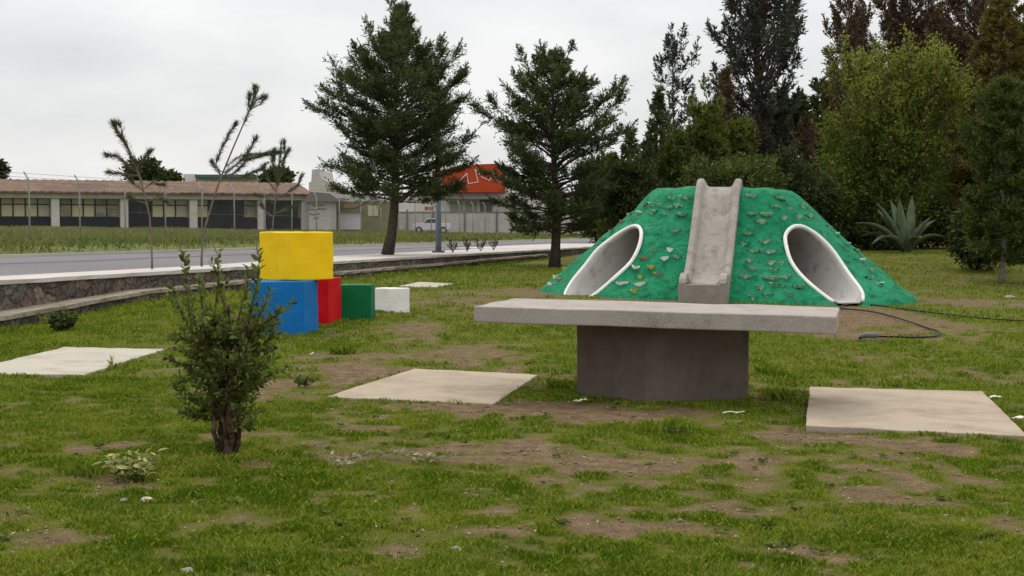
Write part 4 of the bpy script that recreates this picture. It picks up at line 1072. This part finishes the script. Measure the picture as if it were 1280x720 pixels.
    q = [(541,240.8),(541,217),(575,207),(622,205),(632,210),(632,240.8)]; f0 = [P(a, b, d)-Vector(o) for a, b in q]
    MB().loft([[(v.x, -1.2, v.z) for v in f0], [(v.x, 6, v.z) for v in f0]]).build('red_fascia', M_red_, r)
    # pale zigzag marks on the fascia
    z = MB(); zz = [(548,232),(566,230),(576,226),(584,217),(586,230),(598,228),(594,212),(603,222),(612,226),(618,217),(622,228),(634,224)]
    pts = [P(a, b, d)-Vector(o) for a, b in zz]
    for a_, b_ in zip(pts[:-1], pts[1:]): z.tube([(a_.x, -1.22, a_.z), (b_.x, -1.22, b_.z)], .055, 4)
    z.build('fascia_mark', M_wh, r)
    for (x0, x1, y0, y1) in ((562, 578, 252, 268), (582, 596, 252, 268), (600, 615, 250, 268), (640, 660, 250, 266), (700, 720, 250, 266)):
        bx(x0, x1, y0, y1, d, .1, 'window', M_darkglass if x0 in (600,) else mat('grey_panel', (.24, .24, .22), .6), r, -.105)
    bx(556, 640, 247, 249.5, d, 2, 'canopy', M_greyroof, r, -2.0)
    d = 117; r = empty('red_sign', (P(536.5, 285, d).x, d-.3, 1.5), 0, 'small white and red sign board above the parked pickup', 'sign')
    sbo = bx(529, 544, 257, 264, d, .06, 'board', M_wh, r, -.3)
    bx(531, 536, 258.3, 262.6, d, .03, 'red_mark', M_red_, r, -.335); bx(537, 542.3, 258.3, 262.6, d, .03, 'red_mark', M_red_, r, -.335)
    for px in (530, 543): bx(px-.4, px+.4, 264, 288, d, .05, 'post', M_greyroof, r, -.3)
    # teal roofed hall far behind the school
    d = 160; r = empty('far_hall', (P(270, 225, d).x, d, 1.5), 0, 'far hall with a teal green roof showing above the school roof', 'building')
    bx(246, 322, 222.5, 290, d, 12, 'wall', M_plast, r); bx(246, 322, 218.5, 222.4, d, 14, 'roof', mat('teal_roof', (.06, .12, .105), .6), r, -1)
    bx(229, 245.5, 217.5, 290, d, 10, 'annex', M_wh, r)
others()
def distant_trees():
    for i, (px, py, rx, ry, d, lb) in enumerate([(180, 218, 20, 16, 140, 'round dark crown above the school roof near the leaning young pine'), (343, 222, 18, 12, 142, 'round dark crown above the school roof behind the yellow cube'),
            (-6, 215, 12, 14, 140, 'dark crown at the left edge above the school roof'), (208, 226, 22, 9, 150, 'low dark crown above the school roof beside the rounder one')]):
        b = on_ground(px, d); s = d/F; p = P(px, py, d)
        lob = [(p.x-b.x+random.uniform(-.4, .4)*rx*s, random.uniform(-1, 1), p.z-b.z+random.uniform(-.3, .3)*ry*s, rx*s*.62, rx*s*.62, ry*s*.7) for k in range(5)]
        broadleaf('distant_tree', b, lob, 5000, M_dk, lb, 'trees behind the school', 'tree', .4, .22, M_bark_dk, .25, csz=.5)
distant_trees()
# chain-link fence --------------------------------------------------------
def fence():
    root = empty('chain_link_fence', wl(19, 20, 0), 0, 'chain link fence with pale slender posts in front of the school', 'fence'); base = Vector(root.location)
    M_post = mat('pale_fence_post', (.36, .35, .34), .6, noise=[(3, (.26, .23, .2), .5, .7, 4)]); M_wire = mat('fence_wire', (.22, .22, .21), .5, metallic=.3)
    ts = np.arange(4.5, 100, 3.55)
    def pt(t, z): p = Vector(wl(19, t, 0)); return Vector((p.x, p.y, float(road_h(p.x, p.y))+z))-base
    for t in ts:
        lean = random.uniform(-.04, .04); p = pt(t, -.1); q = pt(t, 2.35)+Vector((lean, 0, 0)); e = q+Vector((-.16, -.1, .32))
        MB().tube([p, q, e], [.036, .036, .03], 7).build('post', M_post, root, smooth=True)
    W = MB()
    for z in (.15, 1.2, 2.3, 2.45, 2.6): W.tube([pt(t, z)+(Vector((-.1, -.06, 0)) if z > 2.4 else Vector()) for t in ts], .008, 4)
    t = ts[0]
    while t < ts[-1]-2:
        W.tube([pt(t, .15), pt(t+2.15, 2.3)], .002, 3, False); W.tube([pt(t+2.15, .15), pt(t, 2.3)], .002, 3, False); t += .16
    W.build('wire_mesh', M_wire, root)
fence()
# parked pickup --------------------------------------------------------------
def pickup():
    d = 112; c = P(538, 285, d); zg = float(road_h(c.x, d))+.05
    root = empty('parked_pickup', (c.x+.1, d, zg), 0, 'pale lilac white pickup parked in front of the block wall', 'pickup')
    Mp = mat('pale_car_paint', (.58, .56, .64), .35, spec=.5); Mt = mat('tyre', (.02, .02, .02), .8); Mc = mat('wheel_rim', (.4, .4, .42), .4, metallic=.6)
    side = [(-1.75,.35),(-1.75,.82),(-1.55,.95),(-.75,1.0),(-.35,1.45),(.45,1.47),(.72,1.02),(1.75,1.0),(1.78,.40),(1.3,.33),(-1.3,.33)]
    side = [(x*.85, z*.8) for x, z in side]
    MB().loft([[(x, -.75, z) for x, z in side], [(x, .75, z) for x, z in side]]).build('body', Mp, root, bevel=.03)
    for s in (-1, 1):
        g = [(-.55,.84),(-.28,1.12),(.02,1.13),(.02,.84)]; MB().loft([[(x, s*.752, z) for x, z in g], [(x, s*.765, z) for x, z in g]]).build('side_window', M_darkglass, root)
        g = [(.07,.84),(.07,1.13),(.33,1.13),(.5,.84)]; MB().loft([[(x, s*.752, z) for x, z in g], [(x, s*.765, z) for x, z in g]]).build('side_window', M_darkglass, root)
        for x in (-.95, .95):
            w = MB().tube([(x, s*.62, .27), (x, s*.78, .27)], .27, 18).build('wheel', Mt, root, smooth=False)
            MB().tube([(x, s*.781, .27), (x, s*.80, .27)], .15, 12).build('rim', Mc, w)
    for y in (-.5, .5): MB().box(-1.515,-1.49,y-.12,y+.12,.5,.62).build('headlight', M_darkglass, root)
    MB().box(1.5,1.53,-.6,.6,.3,.42).build('bumper', Mc, root)
pickup()

# ------------------------------------------------------------------ GRASS (stuff)
M_blade = mat('grass_blade', (.070, .135, .005), .75, attr=('tint', (.30, .34, .045)), translucent=.3, spec=.05)
M_blade2 = mat('tall_grass_blade', (.075, .115, .025), .6, attr=('tint', (.24, .24, .08)), translucent=.3, spec=.05)
SLABS = []
def blades(name, X, Y, Z, H, W, T, m, label):
    n = len(X); a = RNG.random(n)*2*pi; ln = RNG.random(n)*.75; la = RNG.random(n)*2*pi
    v = np.empty((n, 4, 3), np.float32); base = np.stack([X, Y, Z-.005], 1)
    sd = np.stack([np.cos(a), np.sin(a), 0*a], 1)*W[:, None]*.5
    tip = base+np.stack([np.cos(la)*ln*H, np.sin(la)*ln*H, H*(1-.25*ln)], 1)
    mid = base+np.stack([np.cos(la)*ln*H*.3, np.sin(la)*ln*H*.3, H*.6], 1)
    v[:, 0] = base-sd; v[:, 1] = base+sd; v[:, 2] = mid+sd*.7; v[:, 3] = tip
    f = np.arange(n*4, dtype=np.int32).reshape(n, 4)
    o = fastmesh(name, v.reshape(-1, 3), f, m, None, {'tint': np.repeat(T, 4)}); tag(o, label, 'grass', kind='stuff'); return o
_slabq = [[G(*p) for p in q] for q in ([(407,498.5),(617,508),(672,471),(518,463)], [(1007,538),(1286,551),(1228,494),(1012,488)], [(-60,471),(105,472),(206,439.5),(80,437)], [(497,359.5),(545,360.5),(567,356),(523,354)])]
def outside_slabs(X, Y):
    ok = np.ones(len(X), bool)
    for q in _slabq:
        ins = np.ones(len(X), bool)
        for i in range(4):
            a, b = q[i], q[(i+1) % 4]; ins &= ((b.x-a.x)*(Y-a.y)-(b.y-a.y)*(X-a.x)) > .012
        ok &= ~ins
    return ok
def scatter(n, y0, y1, pw=1.0):
    Y = y0+(y1-y0)*RNG.random(n)**pw; hw = .40*Y+1.2
    X = (RNG.random(n)*2-1)*hw; return X, Y
def grass():
    XS, YS, HS, WS, TS = [], [], [], [], []
    ped = G(828, 494)
    for (n, y0, y1, pw, hb, wb) in ((1100000, 4.6, 13, 1.1, .0185, .0031), (330000, 13, 24, 1.1, .026, .007), (150000, 24, 46, 1.1, .036, .016)):
        X, Y = scatter(n, y0, y1, pw); ok = (S(X, Y) < -.55) & outside_slabs(X, Y)
        X, Y = X[ok], Y[ok]; g = grassmask(X, Y); cl = fbm(X, Y, 6.5, 3, 91); k = RNG.random(len(X)) < np.clip((g-.08)*1.6, .05, 1)*np.clip(.35+1.7*(cl-.2), .30, 1)
        X, Y, g, cl = X[k], Y[k], g[k], cl[k]
        k = ~((np.abs(X-ped.x-.0) < .6) & (np.abs(Y-ped.y-.55) < .6)) & ~((((X-4.48)/4.0)**2+((Y-30)/3.5)**2) < 1); X, Y, g, cl = X[k], Y[k], g[k], cl[k]
        lush = sst(.6, 1, g)*(.5+1.1*cl)
        bx_, by_ = G(284, 573).x, G(284, 573).y
        near = np.exp(-(((X-bx_)/.55)**2+((Y-by_)/.45)**2))
        wallside = sst(-3.5, -.7, S(X, Y))*.8
        H = hb*(.5+1.1*RNG.random(len(X)))*(.55+.95*lush+1.6*near+wallside*.5)
        T = np.clip(-.12+1.35*fbm(X, Y, 2.6, 5, 44)-.22*lush+.27*RNG.normal(size=len(X))+.25*(1-g)-.25*near, 0, 1)
        dry = RNG.random(len(X)) < .10+.25*(1-g); T[dry] = 1.1
        XS.append(X); YS.append(Y); HS.append(H); WS.append(wb*(.6+.8*RNG.random(len(X)))); TS.append(T)
    X, Y = np.concatenate(XS), np.concatenate(YS)
    blades('grass', X, Y, lawn_h(X, Y, True), np.concatenate(HS), np.concatenate(WS), np.concatenate(TS), M_blade, 'short patchy lawn grass growing between bare earth patches')
    # longer tufts around slab edges, pedestal, wall foot
    XS, YS, HS = [], [], []
    def tuft(x, y, n, r, h): XS.append(x+RNG.normal(size=n)*r); YS.append(y+RNG.normal(size=n)*r); HS.append(h*(.4+.8*RNG.random(n)))
    for q in _slabq[:3]:
        for i in range(4):
            a, b = q[i], q[(i+1) % 4]
            for k in range(30):
                t = random.random(); p = a.lerp(b, t); out = Vector((b.y-a.y, a.x-b.x, 0)).normalized()*random.uniform(.03, .10); tuft(p.x+out.x, p.y+out.y, random.randint(4, 22), .03, random.uniform(.02, .055))
    for a_, b_, c_, d_2 in ((316, 412, 380, 421), (380, 421, 398, 414), (398, 409, 411, 407), (411, 407, 428, 403), (425, 401, 464, 401), (470, 389, 488, 392), (488, 392, 512, 387)):
        for k in range(12):
            t = random.random(); p = G(a_+(c_-a_)*t, b_+(d_2-b_)*t+.6); tuft(p.x, p.y-.04, 16, .035, random.uniform(.03, .075))
    for k in range(60):
        a = random.uniform(0, 2*pi); tuft(ped.x+cos(a)*.72, ped.y+.5+sin(a)*.72, 25, .05, .08)
    for px, py, h in ((135, 460, .16), (845, 540, .12), (75, 405, .2), (165, 592, .12), (740, 470, .12), (960, 470, .12), (425, 443, .12), (980, 500, .12), (700, 485, .1)):
        p = G(px, py)
        for k in range(5): tuft(p.x+random.gauss(0, .08), p.y+random.gauss(0, .06), 40, .04, h)
    for k in range(150):
        t = random.uniform(-8, 34); s_ = random.uniform(-1.0, -.8) if t < 3 else random.uniform(-.85, -.55); p = wl(s_, t, 0); tuft(p[0], p[1], 26, .08, random.uniform(.05, .13))
    # random clumps of taller blades in the near lawn
    for k in range(420):
        y = random.uniform(5, 14); x = random.uniform(-1, 1)*(.4*y+.5)
        if float(grassmask(x, y)) > .75: tuft(x, y, random.randint(20, 50), random.uniform(.03, .08), random.uniform(.03, .055))
    X, Y, H = np.concatenate(XS), np.concatenate(YS), np.concatenate(HS); ok = outside_slabs(X, Y) & (S(X, Y) < -.45); X, Y, H = X[ok], Y[ok], H[ok]
    blades('grass_tufts', X, Y, lawn_h(X, Y, True), H, .006*(.6+.8*RNG.random(len(X)))*(1+.0*Y), np.clip(.35+.25*RNG.normal(size=len(X)), 0, 1), M_blade, 'longer grass tufts along slab edges, the pedestal and the wall foot')
    # rough grass beyond the road
    n = 150000; t = -5+140*RNG.random(n)**1.2; s_ = 11.1+28*RNG.random(n); X = WX+NX*s_+UX*t; Y = WY+NY*s_+UY*t
    g = fbm(X, Y, .35, 4, 12); k = (RNG.random(n) < np.clip((g-.25)*2.2, .1, 1)); X, Y, g = X[k], Y[k], g[k]; s_ = S(X, Y)
    H = (.10+.30*RNG.random(len(X)))*(.3+.9*g)*(1+.5*np.exp(-((s_-13)/1.5)**2)-.35*sst(24, 34, s_))
    Z = road_h(X, Y)+sst(11.2, 13, s_)*(fbm(X, Y, .6, 4, 9)-.5)*.22
    blades('tall_grass', X, Y, Z, H, .04*(.6+.8*RNG.random(len(X))), np.clip(g*1.3-.2+.2*RNG.normal(size=len(X)), 0, 1), M_blade2, 'rough tall grass beyond the road in front of the school')
grass()

# ------------------------------------------------------------------ SMALL PLANTS AND LITTER
def weed(px, py, h, r, n, leaf, label, L=.06, W=.022, name='weed', group=None, d=None):
    b = G(px, py); root = b; C_, D_, T = [], [], MB()
    rt = empty(name, b, 0, label, 'plant', group)
    for k in range(n):
        a = random.uniform(0, 2*pi); el = random.uniform(.5, 1.4); p = Vector((random.uniform(-r, r)*.4, random.uniform(-r, r)*.4, 0)); q = p+Vector((cos(a)*cos(el)*r, sin(a)*cos(el)*r, h*random.uniform(.4, 1)))
        T.tube([p, q], [.003, .0015], 4, False)
        for j in range(9):
            u = .3+.7*j/8; c = p.lerp(q, u); a2 = j*2.4+a; C_.append(c); D_.append(Vector((cos(a2), sin(a2), random.uniform(-.1, .6))).normalized())
    m = len(C_); v, f, tt = curved_leaf(np.array(C_), np.array(D_), L*(.6+.6*RNG.random(m)), W*(.7+.6*RNG.random(m)), RNG.random(m))
    T.build('stem', M_mid, rt); fastmesh('foliage', v, f, leaf, rt, {'tint': tt})
M_weed = leafmat('pale_weed_leaf', (.14, .18, .04), (.48, .46, .18), .3)
weed(170, 600, .17, .20, 20, M_weed, 'pale yellowish leafy weed in the grass to the left of the shrub', .065, .022)
weed(378, 484, .10, .12, 10, M_mid, 'low green weed on bare earth beside the shrub foliage', .05, .022)
weed(76, 415, .28, .26, 26, M_dk, 'dark small bushy plant at the foot of the stone wall', .10, .05)
weed(848, 545, .07, .10, 8, M_mid, 'small green weed at the front edge of the slab by the table', .04, .018)
for i, px in enumerate((566, 584, 601, 617)):
    b = None
    for dd in np.arange(40, 70, .2):
        if S((px-640)/F*dd, dd) > .9: break
    rt = Vector(((px-640)/F*dd, dd, RZ+.01)); e = empty('roadside_weed', rt, 0, ['roadside weed on the pavement nearest the lamp post', 'second roadside weed on the pavement from the lamp post', 'third roadside weed on the pavement from the lamp post', 'roadside weed on the pavement farthest from the lamp post'][i], 'plant', 'weeds on the pavement edge')
    C_, D_ = [], []; T = MB()
    for k in range(9):
        a = random.uniform(0, 2*pi); q = Vector((cos(a)*.18, sin(a)*.18, random.uniform(.2, .5))); T.tube([(0, 0, 0), q], [.008, .004], 4, False)
        for j in range(7): C_.append(q*(.4+.6*j/6)); D_.append(Vector((random.gauss(0, 1), random.gauss(0, 1), .6)).normalized())
    m = len(C_); v, f, tt = curved_leaf(np.array(C_), np.array(D_), .10*np.ones(m), .04*np.ones(m), RNG.random(m)); T.build('stem', M_bark_dk, e); fastmesh('foliage', v, f, M_dk, e, {'tint': tt})
M_rock = mat('grey_stone', (.22, .19, .155), .9, noise=[(20, (.32, .30, .27), .4, .7, 4)], bump=[(30, .5, .01)])
M_lit = mat('white_litter', (.62, .58, .52), .7)
def stone(px, py, r, m, label, name='stone', cat='stone', flat=.6, seed=0):
    b = G(px, py); bm = bmesh.new(); bmesh.ops.create_icosphere(bm, subdivisions=2, radius=r)
    from mathutils import noise as mn
    for v in bm.verts:
        v.co *= 1+.35*mn.noise(v.co/r*1.3+Vector((seed, 0, 0))); v.co.z *= flat
    me = bpy.data.meshes.new(name); bm.to_mesh(me); bm.free(); me.materials.append(m)
    o = bpy.data.objects.new(name, me); link(o); o.location = (b.x, b.y, float(lawn_h(b.x, b.y, True))+r*flat*.55); o.rotation_euler[2] = seed; tag(o, label, cat)
stone(570, 688, .026, M_rock, 'grey round stone in the near grass at the bottom of the photo', seed=1)
stone(234, 718, .026, M_rock, 'grey stone at the bottom edge beneath the bare earth patch', seed=2)
stone(183, 628, .036, mat('tan_stone', (.46, .37, .29), .85), 'pale tan stone on bare earth below the yellowish weed', seed=3, flat=.45)
stone(155, 629, .022, M_rock, 'small pale pebble beside the tan stone', seed=4)
stone(468, 629, .013, M_lit, 'tiny white pebble on the reddish earth patch', seed=5)
stone(1262, 373, .12, M_rock, 'flat grey stone in the grass beneath the feathery conifer', seed=6, flat=.35)
def scrap(px, py, w_, l_, rot, m, label, h=.02):
    b = G(px, py); B = MB(); n = 6; loops = []
    for i in range(n):
        t = i/(n-1); c = (t-.5)*l_; wv = w_*random.uniform(.6, 1); z = .02+h*random.random()
        loops.append([(c, -wv/2, z), (c, 0, z+.012*random.random()), (c, wv/2, z-.006), (c, wv/2, z-.010), (c, 0, z-.002), (c, -wv/2, z-.004)])
    o = B.loft(loops).build('litter', m, None); o.location = (b.x, b.y, float(lawn_h(b.x, b.y, True))); o.rotation_euler[2] = rot; tag(o, label, 'litter')
scrap(917, 520, .05, .17, .1, M_lit, 'crumpled white scrap in the grass in front of the pedestal')
scrap(1273, 525, .08, .16, 1.0, M_lit, 'white scrap beside the right end of the pinkish slab')
scrap(1243, 501, .04, .12, .4, M_lit, 'small whitish scrap at the far corner of the pinkish slab')
scrap(390, 446, .03, .04, .4, M_lit, 'tiny pale scrap on the bare earth right of the shrub')
scrap(725, 504, .05, .12, .7, M_lit, 'pale scrap on the earth at the left foot of the pedestal')
# cut branch with dry pale leaves
def dry():
    b = G(480, 582); rt = empty('cut_branch', b, 0, 'cut branch with pale dry leaves lying on the grass right of the shrub', 'branch'); C_, D_, T = [], [], MB()
    seq = [(412, 583), (430, 585), (448, 581), (470, 577), (495, 575), (520, 580), (545, 585), (562, 581)]
    pts = [G(*p)-b+Vector((0, 0, .05)) for p in seq]; T.tube(pts, .004, 5)
    for i in range(130):
        k = random.randint(0, 6); c = pts[k].lerp(pts[k+1], random.random())+Vector((random.gauss(0, .02), random.gauss(0, .03), random.uniform(-.02, .02))); C_.append(c); D_.append(Vector((random.gauss(0, 1), random.gauss(0, 1), random.uniform(-.2, .5))).normalized())
    m = len(C_); v, f, tt = curved_leaf(np.array(C_), np.array(D_), .04*np.ones(m), .016*np.ones(m), RNG.random(m))
    T.build('twig', M_bark_gr, rt); fastmesh('dry_leaves', v, f, leafmat('dry_leaf', (.11, .13, .05), (.48, .42, .27), .2), rt, {'tint': tt})
dry()

def clutter():
    M_straw = mat('straw_flakes', (.20, .15, .085), .9, attr=('tint', (.46, .40, .29)))
    n = 15000; Y = 4.8+22*RNG.random(n)**1.5; X = (RNG.random(n)*2-1)*(.4*Y+.8); g = grassmask(X, Y); ok = (RNG.random(n) < .18+.8*(1-g)) & outside_slabs(X, Y) & (S(X, Y) < -.7)
    X, Y = X[ok], Y[ok]; n = len(X); c = np.stack([X, Y, lawn_h(X, Y, True)+.006+.012*RNG.random(n)], 1); d = norm(np.stack([RNG.normal(size=n), RNG.normal(size=n), .18*RNG.normal(size=n)], 1))
    v, f, tt = leaf_arrays(c, d, .012+.03*RNG.random(n)**2, .004+.008*RNG.random(n)**2, RNG.random(n)**2)
    tag(fastmesh('dry_debris', v, f, M_straw, None, {'tint': tt}), 'dry straw and leaf fragments scattered over bare earth and lawn', 'debris', kind='stuff')
    M_clod = mat('earth_clod', (.13, .09, .055), .95, attr=('tint', (.27, .21, .14)))
    n = 9000; Y = 4.8+18*RNG.random(n)**1.4; X = (RNG.random(n)*2-1)*(.4*Y+.8); g = grassmask(X, Y); ok = (RNG.random(n) < 1.15*(1-g)-.12) & outside_slabs(X, Y) & (S(X, Y) < -.7)
    X, Y = X[ok], Y[ok]; n = len(X); r = .004+.014*RNG.random(n)**3; z = lawn_h(X, Y, True)+r*.3
    o6 = np.array([[1,0,0],[0,1,0],[-1,0,0],[0,-1,0],[0,0,.7],[0,0,-.7]], float); a = RNG.random(n)*6.28; R2 = np.stack([np.stack([np.cos(a), -np.sin(a), 0*a], 1), np.stack([np.sin(a), np.cos(a), 0*a], 1), np.stack([0*a, 0*a, 0*a+1], 1)], 1)
    pts = np.einsum('nij,kj->nki', R2, o6)*(.7+.6*RNG.random((n, 6, 1)))*r[:, None, None]+np.stack([X, Y, z], 1)[:, None]
    F8 = np.array([[0,1,4],[1,2,4],[2,3,4],[3,0,4],[1,0,5],[2,1,5],[3,2,5],[0,3,5]]); f = (np.arange(n)[:, None, None]*6+F8[None]).reshape(-1, 3)
    tag(fastmesh('earth_clods', pts.reshape(-1, 3), f, M_clod, None, {'tint': np.repeat(RNG.random(n), 6)}), 'small clods of earth on the bare patches', 'soil', kind='stuff')
clutter()

def rosettes():
    C_, D_, L_, W_, TT = [], [], [], [], []
    for k in range(330):
        y = 5+11*random.random()**1.2; x = random.uniform(-1, 1)*(.39*y+.4)
        if S(x, y) > -.9 or not outside_slabs(np.array([x]), np.array([y]))[0]: continue
        z = float(lawn_h(x, y, True)); n = random.randint(7, 16); L = random.uniform(.018, .042); t0 = random.random()
        for j in range(n):
            a = j*2.4+random.uniform(-.3, .3); e = random.uniform(.05, .7); C_.append((x+random.gauss(0, .012), y+random.gauss(0, .012), z+.012)); D_.append((cos(a)*cos(e), sin(a)*cos(e), sin(e))); L_.append(L*random.uniform(.6, 1.2)); W_.append(L*random.uniform(.35, .6)); TT.append(min(1, max(0, t0+random.gauss(0, .15))))
    v, f, tt = curved_leaf(np.array(C_), np.array(D_), np.array(L_), np.array(W_), np.array(TT))
    tag(fastmesh('low_weeds', v, f, leafmat('low_weed_leaf', (.05, .085, .012), (.19, .23, .05), .25), None, {'tint': tt}), 'tiny broad leaved weeds scattered through the near lawn', 'weeds', kind='stuff')
rosettes()
